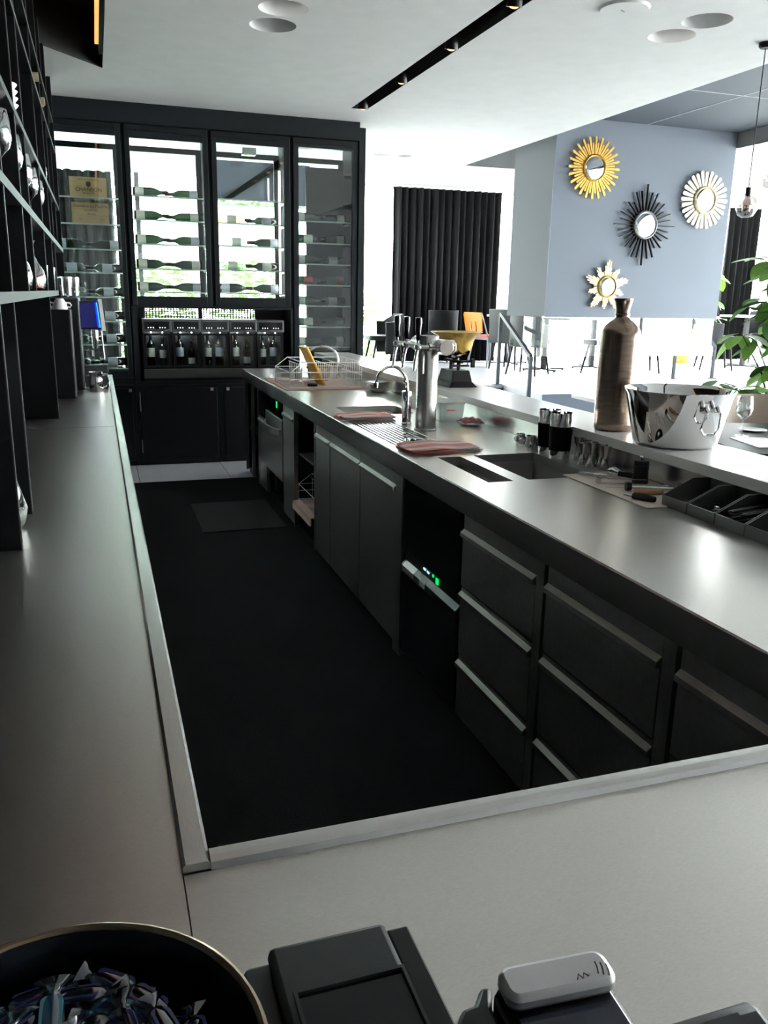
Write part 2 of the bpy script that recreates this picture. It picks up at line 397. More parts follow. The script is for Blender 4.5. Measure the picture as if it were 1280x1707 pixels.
# walls
struct(MB().box(-.68, -.62, -3.5, 7.77, 0, 3.4).build('wall_left', OAK, smooth=False), 'black oak wall behind the bar shelving', 'wall')
struct(MB().box(-.62, 13, -3.6, -3.5, 0, 3.5).build('wall_back', GREYW, smooth=False), 'grey wall behind the camera', 'wall')
struct(MB().box(-3.0, -.62, 8.24, 8.3, 0, 3.2).build('wall_far_left', WHITEP, smooth=False), 'white wall left of the wine cabinets', 'wall')
struct(MB().box(-3.1, -3.0, 8.24, YF, 0, 3.2).build('wall_side', WHITEP, smooth=False), 'white side wall behind the wine cabinets', 'wall')

# window walls: frames, mullions and panes
def window(n, lab, axis, pos, a, b, z0, z1, mull):
    t = thing('window_%d' % n, lab, 'window', ((a+b)/2, pos, z0) if axis == 'x' else (pos, (a+b)/2, z0)); t['kind'] = 'structure'
    def bx(u0, u1, v0, v1, d=.03):
        return MB().box(u0, u1, pos-d, pos+d, v0, v1) if axis == 'x' else MB().box(pos-d, pos+d, u0, u1, v0, v1)
    fm = mat('window_frame_paint', (.03, .03, .032), .5)
    bx(a, b, z0, z0+.06).build('sill_frame', WHITEP, t, smooth=False); bx(a, b, z1-.05, z1).build('head_frame', WHITEP, t, smooth=False)
    e = [a] + mull + [b]
    for m in e: bx(m-.03, m+.03, z0+.06, z1-.05).build('mullion', fm, t, smooth=False)
    for p, q in zip(e, e[1:]): bx(p+.03, q-.03, z0+.06, z1-.05, .004).build('pane', GLASS, t, smooth=False)
window(1, 'wide bright glazed wall behind the dining platform', 'x', YF, -3, 13, PF, ZF, [-1.4, .62, 2.62, 5.1, 6.9, 8.4, 9.9, 11.5])
window(2, 'long bright glazed wall along the guest side', 'y', 13.0, -3.5, YF, .02, 3.22, [-1.5, .5, 2.5, 4.5, 6.5, 8.5, 10.5])
struct(MB().box(-40, 60, -30, 60, -.4, -.2).build('ground_outside', ASPH, smooth=False), 'pale paving outside the windows', 'ground')
# bushes outside (leaf clumps)
def bush(x, y, h, rad, n, lab):
    rnd = random.Random(int(x*100)+3)
    t = thing('bush', lab, 'bush', (x, y, -.2), group='bushes outside the windows')
    b = MB()
    for i in range(n):
        u, v, ww = rnd.uniform(-1, 1), rnd.uniform(-1, 1), rnd.uniform(0, 1)
        if u*u + v*v > 1: continue
        q = Vector((x+u*rad*(1-.35*ww*ww), y+v*rad*.7, -.15+ww*h)); s_ = rnd.uniform(.06, .12)
        R_ = Matrix.Rotation(rnd.uniform(0, 6.3), 3, 'Z') @ Matrix.Rotation(rnd.uniform(-1, 1), 3, 'X')
        b.add([q + R_ @ Vector(c_)*s_ for c_ in ((-1, 0, 0), (0, -.5, .1), (1, 0, 0), (0, .5, .1))], [(0, 1, 2, 3)])
    o = b.build('foliage', BUSH, t, smooth=False); o['kind'] = 'stuff'
    MB().tube([(x, y, -.2), (x+.05, y, h*.5)], [.05, .02], 6).build('stem', STEM, t)
for i, (x, y, h, rad, n) in enumerate([(-1.0, 17.0, 2.2, .95, 2500), (1.0, 16.6, 2.25, .98, 2500), (3.0, 17.2, 2.3, .98, 2500), (5.1, 17.2, 1.7, 1.0, 1500)]):
    bush(x, y, h, rad, n, ['green bush outside behind the leftmost wine cabinet', 'green bush outside seen through the left glass cabinet door', 'green bush outside seen through the right glass cabinet door', 'low green bush outside behind the black curtain'][i])

# curtains
def curtain(name, lab, x0, x1, y, z0, z1, folds, seed=1):
    rnd = random.Random(seed); n = folds*8; vs = []; fs = []
    ph = [rnd.uniform(.8, 1.2) for _ in range(folds+1)]
    for j, (z, amp) in enumerate(((z0, .07), (z0+(z1-z0)*.5, .062), (z1, .05))):
        for i in range(n+1):
            u = i/n; k = min(int(u*folds), folds-1); a = 2*PI*u*folds
            vs.append((x0+(x1-x0)*u + .012*math.sin(a*2+j)*(2-j), y + amp*ph[k]*math.sin(a) + .02*math.sin(a*.37+seed), z))
    for j in range(2):
        for i in range(n): fs.append((j*(n+1)+i, j*(n+1)+i+1, (j+1)*(n+1)+i+1, (j+1)*(n+1)+i))
    b = MB(); b.add(vs, fs)
    t = thing(name, lab, 'curtain', ((x0+x1)/2, y, z0))
    o = b.build('drape', CURTAIN, t, angle=180); so = o.modifiers.new('thick', 'SOLIDIFY'); so.thickness = .006
    MB().box(x0-.03, x1+.03, y-.03, y+.03, z1, z1+.03).build('rail', mat('white_rail', (.7, .7, .7), .5), t, smooth=False)
curtain('curtain', 'wide black pleated curtain hanging before the far windows', 4.26, 6.02, 12.36, PF+.01, 3.10, 15, 3)
curtain('curtain', 'narrow black curtain right of the blue-grey hood', 10.32, 10.95, 12.36, PF+.01, 3.10, 5, 5)
curtain('curtain', 'black curtain behind the leftmost wine cabinet', -1.1, .29, 12.36, PF+.01, 3.06, 11, 8)
# ================================================================== WINE CABINETS (front plane y = 7.77)
YC = 7.77; YB = 8.25
def bars(m, x0, x1, z0, z1, y0, y1, w):
    m.box(x0, x0+w, y0, y1, z0, z1); m.box(x1-w, x1, y0, y1, z0, z1)
    m.box(x0+w, x1-w, y0, y1, z0, z0+w); m.box(x0+w, x1-w, y0, y1, z1-w, z1); return m

struct(MB().box(-.62, 2.335, 7.73, 8.25, 2.885, ZC).build('trim_10', FRAME, smooth=False), 'dark fascia board above the wine cabinets', 'trim')

def wine_cab(lab, x0, x1, z0, z1, glass_r, shelves, back_panel=None, leds=(), bottom_dark=None):
    """x0..x1 outer; glass_r = (gx0, gx1, gz0, gz1) visible pane"""
    t = thing('wine_cabinet', lab, 'wine cabinet', ((x0+x1)/2, YC, z0), group='glazed wine cabinets')
    gx0, gx1, gz0, gz1 = glass_r
    m = MB()   # carcass: sides, top, bottom and back frame
    m.box(x0, x0+.02, YC+.03, YB, z0, z1); m.box(x1-.02, x1, YC+.03, YB, z0, z1)
    m.box(x0+.02, x1-.02, YC+.03, YB, z1-.02, z1); m.box(x0+.02, x1-.02, YC+.03, YB, z0, z0+.02)
    m.build('carcass', FRAME, t, smooth=False)
    bars(MB(), x0+.02, x1-.02, z0+.02, z1-.1, YB-.03, YB, .045).build('back_frame', FRAME, t, smooth=False)
    d = MB()
    d.box(x0+.012, gx0, YC, YC+.03, z0+.004, z1-.004); d.box(gx1, x1-.012, YC, YC+.03, z0+.004, z1-.004)
    d.box(gx0, gx1, YC, YC+.03, z0+.004, gz0); d.box(gx0, gx1, YC, YC+.03, gz1, z1-.004)
    do = d.build('door', FRAME, t, smooth=False, bevel=.003)
    MB().box(gx0, gx1, YC+.012, YC+.018, gz0, gz1).build('pane', GLASSC, do, smooth=False)
    MB().box(x0+.012, x1-.06, YC-.012, YC, z1-.05, z1-.03).build('door_grip', BLACK, do, smooth=False)
    MB().box(x0+.065, x1-.065, YB-.018, YB-.012, z0+.065, z1-.145).build('back_pane', GLASSC, t, smooth=False)
    for z in shelves:
        sh = MB().box(x0+.035, x1-.035, YC+.06, YB-.06, z-.012, z).build('glass_shelf', GLASSG, t, smooth=False)
        MB().box(x0+.035, x1-.035, YC+.056, YC+.0595, z-.012, z).build('shelf_front_edge', mat('polished_glass_edge', (.42, .48, .45), .25), sh, smooth=False)
        b = MB()
        for xx in (x0+.022, x1-.034): b.box(xx, xx+.012, YC+.10, YB-.10, z-.022, z-.012)
        b.build('shelf_bracket', STEEL, sh, smooth=False)
    for lx, ly, a, b_ in leds:
        MB().box(lx, lx+.016, ly, ly+.012, a, b_).build('led_strip', LEDW, t, smooth=False)
    return t
D1 = [2.301, 2.09, 1.886, 1.694, 1.492, 1.287, 1.087, .88]
D2 = [2.337, 2.145, 1.945, 1.738, 1.543]
D3 = [2.346, 2.146, 1.954, 1.746, 1.546]
D4 = [2.195, 2.005, 1.819, 1.633, 1.444, 1.251, 1.066, .87, .68]
c1 = wine_cab('tall glazed wine cabinet at far left holding two wooden boxes', -.60, .285, .80, 2.885, (-.45, .235, .86, 2.785), D1, leds=((.245, YC+.035, .9, 2.7),))
c2 = wine_cab('glazed wine cabinet left of the pair above the dispenser, five bottle shelves', .29, 1.0, 1.42, 2.885, (.345, .945, 1.503, 2.778), D2, leds=((.955, YC+.04, 1.52, 2.62), (.30, YC+.04, 1.52, 2.62)))
c3 = wine_cab('glazed wine cabinet right of the pair above the dispenser, top shelf empty', 1.005, 1.715, 1.42, 2.885, (1.062, 1.648, 1.505, 2.79), D3, leds=((1.64, YC+.2, 1.52, 2.62), (1.02, YC+.04, 1.52, 2.62)))
c4 = wine_cab('tall glazed wine cabinet at the right end beside the guest area', 1.72, 2.34, .05, 2.885, (1.782, 2.282, .14, 2.805), D4)
MB().box(1.945, 2.30, YB-.075, YB-.04, .10, 2.70).build('back_panel', mat('charcoal_gloss_panel', (.018, .019, .021), .15, spec=.3), c4, smooth=False)
MB().box(-.26, -.2, YC+.05, YC+.06, 2.735, 2.75).build('status_light', mat('cyan_light', (.4, .8, .9), .4, emit=(.4, .85, 1), estr=3), c1, smooth=False)
MB().box(1.30, 1.42, YC+.08, YC+.16, 2.72, 2.78).build('cooling_unit', STEEL, c3, smooth=False, bevel=.004)
struct(MB().box(2.34, 2.40, YC-.01, YB, 0, 3.0).build('trim_11', FRAME, smooth=False), 'dark end panel of the wine cabinet wall', 'trim')
# dark hanging bulkhead seen through the cabinets
t = thing('bulkhead', 'navy hanging bulkhead seen through the right glass cabinet door', 'bulkhead', (1.9, 10.2, 2.5))
MB().prism([(1.34, 9.9), (2.4, 9.9), (2.4, 10.26), (1.34, 10.26)], 2.52, 2.955).build('box_panel', mat('navy_bulkhead', (.045, .055, .085), .6), t, smooth=False)
MB().bar((1.42, 9.885, 2.56), (2.2, 9.885, 3.0), .03, .07).build('diagonal_brace', BLACK, t, smooth=False)

# ------------------------------------------------ wine bottles
def bottle_meshes(kind):
    if kind == 'burgundy': pr = [(.001, .012), (.036, 0), (.0405, .006), (.041, .15), (.037, .182), (.024, .213), (.0155, .235), (.0145, .285), (.016, .286), (.016, .298), (.001, .298)]
    else: pr = [(.001, .012), (.034, 0), (.0375, .006), (.038, .185), (.033, .207), (.018, .222), (.0145, .235), (.014, .285), (.0155, .286), (.0155, .300), (.001, .300)]
    r0 = .0416 if kind == 'burgundy' else .0386; zz = (.016, .088) if kind == 'burgundy' else (.08, .165)
    body = MB().lathe(pr, n=20).mesh('body', WINE)
    vs, fs = [], []
    for z in zz:
        for k in range(15): a = -PI/2 + (k-7)/7*1.35; vs.append((r0*math.cos(a), r0*math.sin(a), z))
    for k in range(14): fs.append((k, k+1, 16+k, 15+k))
    lab = MB().add(vs, fs).mesh('label', CREAM)
    z1 = .298 if kind == 'burgundy' else .300
    cap = MB().lathe([(.0152, z1-.055), (.0166, z1-.012), (.0166, z1+.001), (.001, z1+.001)], n=16).mesh('capsule', BLACK)
    for me in (body, lab, cap): me.polygons.foreach_set('use_smooth', [True]*len(me.polygons))
    return body, lab, cap
BOT = {k: bottle_meshes(k) for k in ('burgundy', 'bordeaux')}
def bottle(loc, lying, lab, kind='burgundy', glassm=None, paper=None, capm=None, group='bottles in the wine cabinets', roll=0, s=1.0):
    rot = {None: (0, 0, roll), 'R': (roll, PI/2, 0), 'L': (roll, -PI/2, 0)}[lying]
    t = thing('wine_bottle', lab, 'wine bottle', loc, rot=rot, group=group)
    if s != 1: t.scale = (s, s, s)
    b, l, c_ = BOT[kind]
    inst('body', b, t, mt=glassm or WINE); inst('capsule', c_, t, mt=capm or BLACK)
    o = inst('label', l, t, mt=paper or CREAM)
    if lying:   # label faces the room: roll about the bottle axis
        pass
    return t
CABN = {1: 'tall left cabinet', 2: 'left middle cabinet', 3: 'right middle cabinet', 4: 'tall right cabinet'}
def lie(cab, z, x_base, side, n, which, kind='burgundy', glassm=None, paper=None, y=7.97, r=.0412, capm=None):
    nm = {WINE: 'dark', WINEY: 'yellow-green', WINEC: 'clear', None: 'dark'}[glassm]
    bottle((x_base, y, z + r + .0005), side, '%s bottle lying %s on shelf %s from top, %s' % (nm, which, ['one', 'two', 'three', 'four', 'five', 'six', 'seven', 'eight', 'nine'][n], CABN[cab]), kind, glassm, paper, capm)
rb = .0388
for i, z in enumerate(D2):
    lie(2, z, .362, 'R', i, 'at left', 'burgundy', None, CREAM if i else WHITE); lie(2, z, .935, 'L', i, 'at right', 'burgundy', None, [CREAM2, WHITE, CREAM2, CREAM, CREAM2][i], y=8.06)
lie(3, D3[1], 1.08, 'R', 1, 'at left', 'bordeaux', WINEY, CREAM, r=rb); lie(3, D3[1], 1.655, 'L', 1, 'at right', 'bordeaux', None, CREAM2, r=rb, y=8.06)
lie(3, D3[2], 1.12, 'R', 2, 'at left', 'bordeaux', WINEC, WHITE, r=rb); lie(3, D3[2], 1.655, 'L', 2, 'at right', 'burgundy', None, CREAM2, y=8.06)
lie(3, D3[3], 1.08, 'R', 3, 'at left', 'bordeaux', WINEC, CREAM, r=rb); lie(3, D3[3], 1.655, 'L', 3, 'at right', 'bordeaux', None, WHITE, r=rb, y=8.06)
lie(3, D3[4], 1.08, 'R', 4, 'at left', 'burgundy', None, CREAM2); lie(3, D3[4], 1.655, 'L', 4, 'at right', 'burgundy', None, CREAM2, y=8.06, capm=WOODH)
RED = mat('red_label', (.45, .05, .04), .6)
for i, z in enumerate(D4[:7]):
    lie(4, z, 1.785, 'R', i, 'at left', 'bordeaux' if i % 2 else 'burgundy', None, RED if i == 3 else CREAM, r=rb if i % 2 else .0412)
    lie(4, z, 2.295, 'L', i, 'at right', 'bordeaux' if i in (2, 4) else 'burgundy', None, RED if i == 3 else WHITE, r=rb if i in (2, 4) else .0412, y=8.06)
for i, z in enumerate(D1[2:]):
    lie(1, z, -.30, 'R', i+2, 'at left', 'bordeaux' if i else 'burgundy', None, CREAM2, r=rb if i else .0412)
    lie(1, z, .235, 'L', i+2, 'at right', 'bordeaux' if i else 'burgundy', None, CREAM2, r=rb if i else .0412, y=8.06)
# wooden wine boxes
def wine_box(x0, x1, z, h, lab):
    t = thing('wine_box', lab, 'wooden box', ((x0+x1)/2, 7.95, z+.001), group='wooden wine boxes')
    x0 -= .0; zz = z+.001
    MB().box(x0, x1, 7.84, 7.852, zz, zz+h).build('front_board', WOOD, t, smooth=False)
    MB().box(x0, x1, 8.128, 8.14, zz, zz+h).build('back_board', WOOD, t, smooth=False)
    for a in (x0, x1-.012): MB().box(a, a+.012, 7.852, 8.128, zz, zz+h).build('side_board', WOOD, t, smooth=False)
    MB().box(x0+.012, x1-.012, 7.852, 8.128, zz, zz+.01).build('base_board', WOOD, t, smooth=False)
    MB().box(x0+.012, x1-.012, 7.852, 8.128, zz+h-.012, zz+h-.002).build('lid', WOOD, t, smooth=False)
    return t
wb = wine_box(-.15, .145, D1[0], .155, 'upper wooden wine box printed with a crest and CHANSON')
o = Vector(wb.location)
RX = (PI/2, 0, 0)
text_mesh('CHANSON', .043, INK, wb, Vector((0, 7.8393, 2.345)) - o, RX)
text_mesh('BEAUNE 1750', .016, INK, wb, Vector((0.0, 7.8393, 2.325)) - o, RX)
text_mesh('GRAND VIN DE BOURGOGNE', .0125, INK, wb, Vector((0.0, 7.8393, 2.433)) - o, RX)
MB().prism([(-.018, 2.388), (.0, 2.378), (.018, 2.388), (.018, 2.424), (.008, 2.418), (0, 2.426), (-.008, 2.418), (-.018, 2.424)], 7.8388, 7.8398, 'y').build('crest', INK, wb, smooth=False)
wb = wine_box(-.145, .15, D1[1], .165, 'lower wooden wine box with three lines of lettering')
o = Vector(wb.location)
text_mesh('Domaine La Pouline', .034, INK, wb, Vector((0.005, 7.8393, 2.218)) - o, RX)
text_mesh('GRAND CRU', .019, INK, wb, Vector((.01, 7.8393, 2.187)) - o, RX)
text_mesh('Beaune', .022, INK, wb, Vector((.01, 7.8393, 2.160)) - o, RX)
text_mesh('750 ml', .013, INK, wb, Vector((-.075, 7.8393, 2.118)) - o, RX)
text_mesh('6 BOT', .013, INK, wb, Vector((.095, 7.8393, 2.118)) - o, RX)

# ------------------------------------------------ niche, mesh grille, dispenser
t = thing('dispenser_niche', 'dark open niche housing the wine dispenser', 'niche', (1.0, YC, .735))
m = MB(); m.box(.29, .335, YC, YB, .735, 1.418); m.box(1.70, 1.718, YC, YB, .735, 1.418); m.box(.335, 1.70, YC, YB, 1.40, 1.418)
m.build('surround', FRAME, t, smooth=False)
MB().box(.29, 1.718, YC-.01, YB, .735, .765).build('niche_floor', FRAME, t, smooth=False)
MB().box(.335, 1.70, 8.20, 8.22, .765, 1.31).build('niche_back', BLACK, t, smooth=False)
MB().box(1.44, 1.70, 8.20, 8.22, 1.31, 1.40).build('niche_back', BLACK, t, smooth=False)
MB().box(.335, .41, 8.20, 8.22, 1.31, 1.40).build('niche_back', BLACK, t, smooth=False)
MB().box(.905, .945, 8.20, 8.22, 1.31, 1.40).build('niche_back', BLACK, t, smooth=False)
g = MB()
for k in range(38):
    x = .41 + k*.0275
    if .90 < x < .945: continue
    g.box(x-.0055, x+.0055, 8.206, 8.212, 1.31, 1.40)
for k in range(5): g.box(.41, 1.44, 8.205, 8.213, 1.318+k*.0205, 1.326+k*.0205)
g.build('wire_grille', BLACK, t, smooth=False)

t = thing('wine_dispenser', 'black five-bay wine dispenser with white lights over each bottle', 'wine dispenser', (1.0, 7.9, .7655))
xa, wd = .367, .2528
MB().box(xa, xa+5*wd, 7.78, 8.12, .7655, .79).build('base', BLACK, t, smooth=False)
tr = MB().box(xa, xa+5*wd-.001, 7.76, 7.80, .79, .872).build('drip_tray', mat('tray_steel', (.16, .16, .15), .3, 1), t, smooth=False, bevel=.003)
MB().box(xa, xa+5*wd, 8.08, 8.12, .79, 1.305).build('back_plate', mat('bay_back_steel', (.10, .10, .105), .35, .9), t, smooth=False)
MB().box(xa, xa+5*wd, 7.80, 8.08, .865, .878).build('bottle_floor', BLACKG, t, smooth=False)
for i in range(6):
    x = xa + i*wd; MB().box(max(x-.012, xa), min(x+.012, xa+5*wd), 7.79, 8.08, .878, 1.2).build('divider', BLACK, t, smooth=False)
for i in range(5):
    x = xa + i*wd
    h = MB().box(x+.002, x+wd-.002, 7.75, 8.08, 1.20, 1.308).build('header', mat('header_grey', (.12, .125, .125), .4, .5), t, smooth=False, bevel=.003)
    MB().box(x+.022, x+wd-.018, 7.746, 7.7495, 1.222, 1.288).build('control_panel', BLACKG, h, smooth=False)
    for k in range(2):
        for q in range(3): MB().box(x+.05+k*.10+q*.022, x+.056+k*.10+q*.022, 7.744, 7.746, 1.232, 1.238).build('button_light', LEDD, h, smooth=False)
        MB().cyl((x+.075+k*.098, 7.772, 1.188), .006, .012, 12).build('nozzle_light', LEDD, t)
    f = bars(MB(), x+.013, x+wd-.013, .88, 1.185, 7.772, 7.786, .018).build('bay_frame', BLACK, t, smooth=False)
    MB().box(x+.031, x+wd-.031, 7.777, 7.781, .898, 1.167).build('bay_pane', GLASSC, f, smooth=False)
for i in range(5): lamp('POINT', 'bay_lamp', (xa+(i+.5)*wd, 7.83, 1.165), .10, (.9, .95, 1), .01)
spec = [('bordeaux', None, CREAM, .98), ('bordeaux', WINEC, CREAM, .86), ('bordeaux', None, CREAM2, 1.0), ('burgundy', None, CREAM, .78), ('bordeaux', None, CREAM, .98),
        ('bordeaux', WINEA, CREAM2, 1.0), ('bordeaux', None, WHITE, 1.0), ('burgundy', None, CREAM2, .85), ('bordeaux', None, CREAM, .92), ('bordeaux', None, CREAM2, 1.0)]
desc = ['cream-labelled dark', 'pale clear', 'pale-blue-labelled dark', 'short oval-labelled dark', 'tall cream-labelled dark', 'amber pale-blue-labelled', 'white-labelled dark', 'squat blue-labelled dark', 'slim cream-labelled dark', 'grey-blue-labelled dark']
for i, (k, gm, pm, s_) in enumerate(spec):
    x = xa + (i//2)*wd + .075 + (i % 2)*.105
    bottle((x, 7.90, .897), None, '%s wine bottle standing in %s bay of the dispenser' % (desc[i], ORD[i//2]), k, gm, pm, None, 'bottles in the wine dispenser', 0, s_*.96)
    tag(MB().lathe([(.030, 0), (.042, .003), (.042, .016), (.03, .018)], (x, 7.90, .8785), 20).build('bottle_stand', STEEL), 'steel bottle stand on %s side of %s dispenser bay' % (('left', 'right')[i % 2], ORD[i//2]), 'bottle stand', 'steel stands under the dispenser bottles')

# base cupboards
struct(MB().box(-.60, .285, YC+.002, YB, .7345, .799).build('trim_12', FRAME, smooth=False), 'dark rail between tall wine cabinet and its cupboard', 'trim')
def cupboard(x0, x1, kx, lab, hinge=None):
    t = thing('base_cupboard', lab, 'cupboard', ((x0+x1)/2, YC, 0), group='black cupboards under the wine cabinets')
    MB().box(x0, x1, YC+.02, YB, .02, .733).build('carcass', FRAME, t, smooth=False)
    MB().box(x0, x1, YC+.03, YB, 0, .02).build('plinth', BLACK, t, smooth=False)
    bars(MB(), x0, x1, .02, .733, YC, YC+.02, .03).build('face_frame', FRAME, t, smooth=False)
    d = MB().box(x0+.033, x1-.033, YC-.004, YC+.018, .055, .70).build('door', OAK, t, smooth=False, bevel=.003)
    MB().box(kx-.013, kx+.013, YC-.028, YC-.008, .675, .701).build('knob', mat('brass_knob', (.75, .68, .55), .3, .9), d, smooth=False, bevel=.004)
    MB().cyl((kx, YC-.009, .688), .007, .006, 10, 'y').build('knob_neck', MATS['brass_knob'], d)
    if hinge:
        for z in ((.12, .24), (.50, .67)): MB().cyl((hinge, YC-.007, z[0]), .006, z[1]-z[0], 8).build('hinge', mat('hinge_metal', (.25, .25, .25), .4, .9), d)
cupboard(-.60, .285, .24, 'narrow black oak cupboard at left below the tall wine cabinet')
cupboard(.29, 1.035, .955, 'wide black oak cupboard below the dispenser', .318)
cupboard(1.04, 1.715, 1.10, 'black oak cupboard below the dispenser, partly hidden by the bar counter')
# ================================================================== LEFT BACK BAR
ZT = .91
def counter_top(name, lab, outer, holes, mt=STEEL2, th=.035):
    t = thing(name, lab, 'worktop', (sum(p[0] for p in outer)/len(outer), sum(p[1] for p in outer)/len(outer), ZT-th))
    MB().plate(outer, holes, ZT, ZT-th).build('top', mt, t, smooth=False)
    return t
lc = counter_top('back_bar_worktop', 'long steel worktop under the black shelving', rect(-.615, .052, -.6, 6.76), [])
e = MB().prism([(.052, .80), (.052, .918), (.056, .922), (.080, .922), (.084, .918), (.084, .80)], .836, 6.76, 'y').build('edge_rim', STEEL, lc, smooth=False)
MB().box(.022, .052, .836, 6.76, .80, .874).build('apron_backing', STEEL, lc, smooth=False)
MB().box(-.6, .05, 4.205, 4.209, ZT, ZT+.0006).build('joint_line', mat('joint_grey', (.3, .3, .3), .4, .8), lc, smooth=False)
t = thing('back_bar_cabinet', 'black base cabinet below the left worktop', 'cabinet', (-.3, 3.4, 0))
MB().box(-.615, .02, -.6, 6.74, .06, .79).build('body', OAK, t, smooth=False)
MB().box(-.615, -.02, -.6, 6.74, 0, .06).build('plinth', BLACK, t, smooth=False)
for k in range(9): MB().box(.0205, .036, .88+.65*k, 1.52+.65*k, .08, .785).build('front_or_reflector_panel', STEELD, t, smooth=False)  # unseen steel fronts, added as reflectors to lighten the opposite drawers

sv = thing('bar_shelving', 'tall black oak shelving standing on the left worktop', 'shelving', (-.4, 4.3, ZT+.001))
XF = -.214; XW = -.618
def upright(y, z0, z1=ZC-.001, th=.024):
    u = MB().box(XW, XF-.003, y-th/2, y+th/2, z0, z1).build('upright', OAKV, sv, smooth=False)
    MB().box(XF-.003, XF, y-th/2, y-th/2+.006, z0, z1).build('edge_strip', EDGE2, u, smooth=False)
    MB().box(XF-.003, XF-.0005, y-th/2+.006, y+th/2, z0, z1).build('edge_face', OAKV, u, smooth=False)
SH = [(1.512, 1.54, 5.62), (1.815, 1.845, 7.08), (2.10, 2.122, 6.85), (2.49, 2.51, 6.85), (2.69, 2.71, 6.85)]
ups = [2.2, 2.57, 3.19, 3.6, 4.47, 5.22, 5.63, 6.2, 7.05]
for y in (2.2, 2.57, 4.53): upright(y, ZT+.001, SH[0][0])
segs = [(SH[0][1], SH[1][0]), (SH[1][1], SH[2][0]), (SH[2][1], SH[3][0]), (SH[3][1], SH[4][0]), (SH[4][1], ZC-.001)]
for y in ups:
    for i, (a, b) in enumerate(segs):
        if i == 0 and y > 5.7:
            continue
        if y > 6.9 and i > 0: continue
        upright(y, a, b)
upright(7.05, SH[1][0]-.6, ZC-.001) if False else None
u7 = upright(7.09, ZT+.4, ZC-.001)
for z0, z1, ye in SH:
    s_ = MB().box(XW, XF-.002, 1.2, ye, z0, z1).build('shelf', OAKV, sv, smooth=False)
    MB().box(XF-.002, XF+.002, 1.2, ye, z0, z1).build('shelf_edge', EDGE, s_, smooth=False)

# things on the shelves
def lathe_thing(name, lab, cat, c, prof, mt, group=None, n=28, caps=False):
    return tag(MB().lathe(prof, c, n, caps=caps).build(name, mt, angle=60), lab, cat, group)
wgl = [(.001, .0), (.036, .001), (.034, .004), (.005, .010), (.004, .09), (.012, .10), (.034, .125), (.042, .155), (.040, .20), (.034, .235), (.033, .235), (.039, .20), (.041, .155), (.033, .127), (.001, .104)]
carafe = [(.001, .002), (.05, .0), (.062, .01), (.068, .05), (.060, .09), (.035, .13), (.022, .17), (.024, .20), (.034, .22), (.032, .22), (.022, .20), (.020, .17), (.033, .13), (.058, .09), (.066, .05), (.06, .013), (.001, .008)]
tumb = [(.001, .001), (.030, .0), (.034, .004), (.040, .13), (.038, .13), (.033, .012), (.001, .010)]
for i, (y, x) in enumerate([(3.02, -.258), (3.30, -.258), (3.47, -.258), (3.95, -.258), (4.15, -.32), (4.36, -.258), (4.85, -.258)]):
    s_ = 1.0
    lathe_thing('wine_glass', '%s clear wine glass from the left on the second black shelf' % ORD[i], 'wine glass', (x, y, 1.8455), wgl if i not in (4,) else [(r*1.05, z*.8) for r, z in tumb] if False else wgl, GLASSD, 'glasses on the upper shelf')
for i, (y, x) in enumerate([(2.75, -.30), (3.40, -.28), (4.30, -.28)]):
    lathe_thing('carafe', ['glass carafe nearest the camera on the lowest shelf', 'second glass carafe on the lowest shelf', 'glass carafe with red drink mark on the lowest shelf'][i], 'carafe', (x, y, 1.5405), carafe, GLASSD, 'carafes on the lowest shelf')
lathe_thing('carafe_drink', 'red liquid inside the carafe on the lowest shelf', 'drink', (-.28, 4.30, 1.5502), [(.001, 0), (.056, 0.002), (.060, .03), (.058, .05), (.001, .05)], mat('red_drink', (.6, .05, .04), .2), None, 20)
for i, (y, x) in enumerate([(5.05, -.275), (5.44, -.255), (5.50, -.33)]):
    lathe_thing('tumbler', ['clear tumbler beside the upright on the lowest shelf', 'front tumbler at the end of the lowest shelf', 'rear tumbler at the end of the lowest shelf'][i], 'tumbler', (x, y, 1.5405), tumb, GLASSD, 'tumblers on the lowest shelf')
# stacked white bowls on third shelf, rolled mats on the fourth
for k in range(4):
    lathe_thing('bowl', '%s white bowl from the bottom of the stack on the third shelf' % ORD[k], 'bowl', (-.288, 3.42, 2.1225+.022*k), [(.001, .0), (.03, 0), (.055, .02), (.075, .045), (.073, .045), (.05, .023), (.001, .006)], WHITE, 'stacked white bowls')
for k in range(3):
    yy = (5.27, 4.70, 5.312)[k]; a = [(-.56, yy-.0, 2.5311+(.0 if k < 2 else .0)), (-.195 if k != 2 else -.205, yy, 2.5311)]
    tag(MB().tube(a, .0205, 14).build('rolled_mat', mat('straw', (.45, .36, .22), .8, 0, .4, 90, (60, 4, 4), var=.2)), ['rolled straw mat right of its twin on the high shelf', 'single rolled straw mat nearest the camera on the high shelf', 'rolled straw mat farthest back on the high shelf'][k], 'rolled mat', 'rolled mats on the high shelf')
for k, (y, z, l) in enumerate([(3.72, 2.1225, 'small white ceramic jug on the third shelf'), (4.05, 2.1225, 'small white cup on the third shelf')]):
    lathe_thing('small_jug', l, 'jug', (-.26, y, z), [(.001, 0), (.022, 0), (.027, .02), (.02, .05), (.024, .065), (.022, .065), (.018, .05), (.024, .02), (.001, .004)], WHITE, None, 18)
t = thing('cocktail_shaker', 'steel cocktail shaker with pale band at the shelf end', 'shaker', (-.25, 5.42, 2.1225)); 
MB().lathe([(.001, 0), (.026, 0), (.032, .08), (.025, .11), (.015, .14), (.001, .145)], (-.25, 5.42, 2.1225), 18).build('body', POLISH, t)
MB().lathe([(.0305, .05), (.0315, .07)], (-.25, 5.42, 2.1225), 18, caps=False).build('band', CREAM, t)
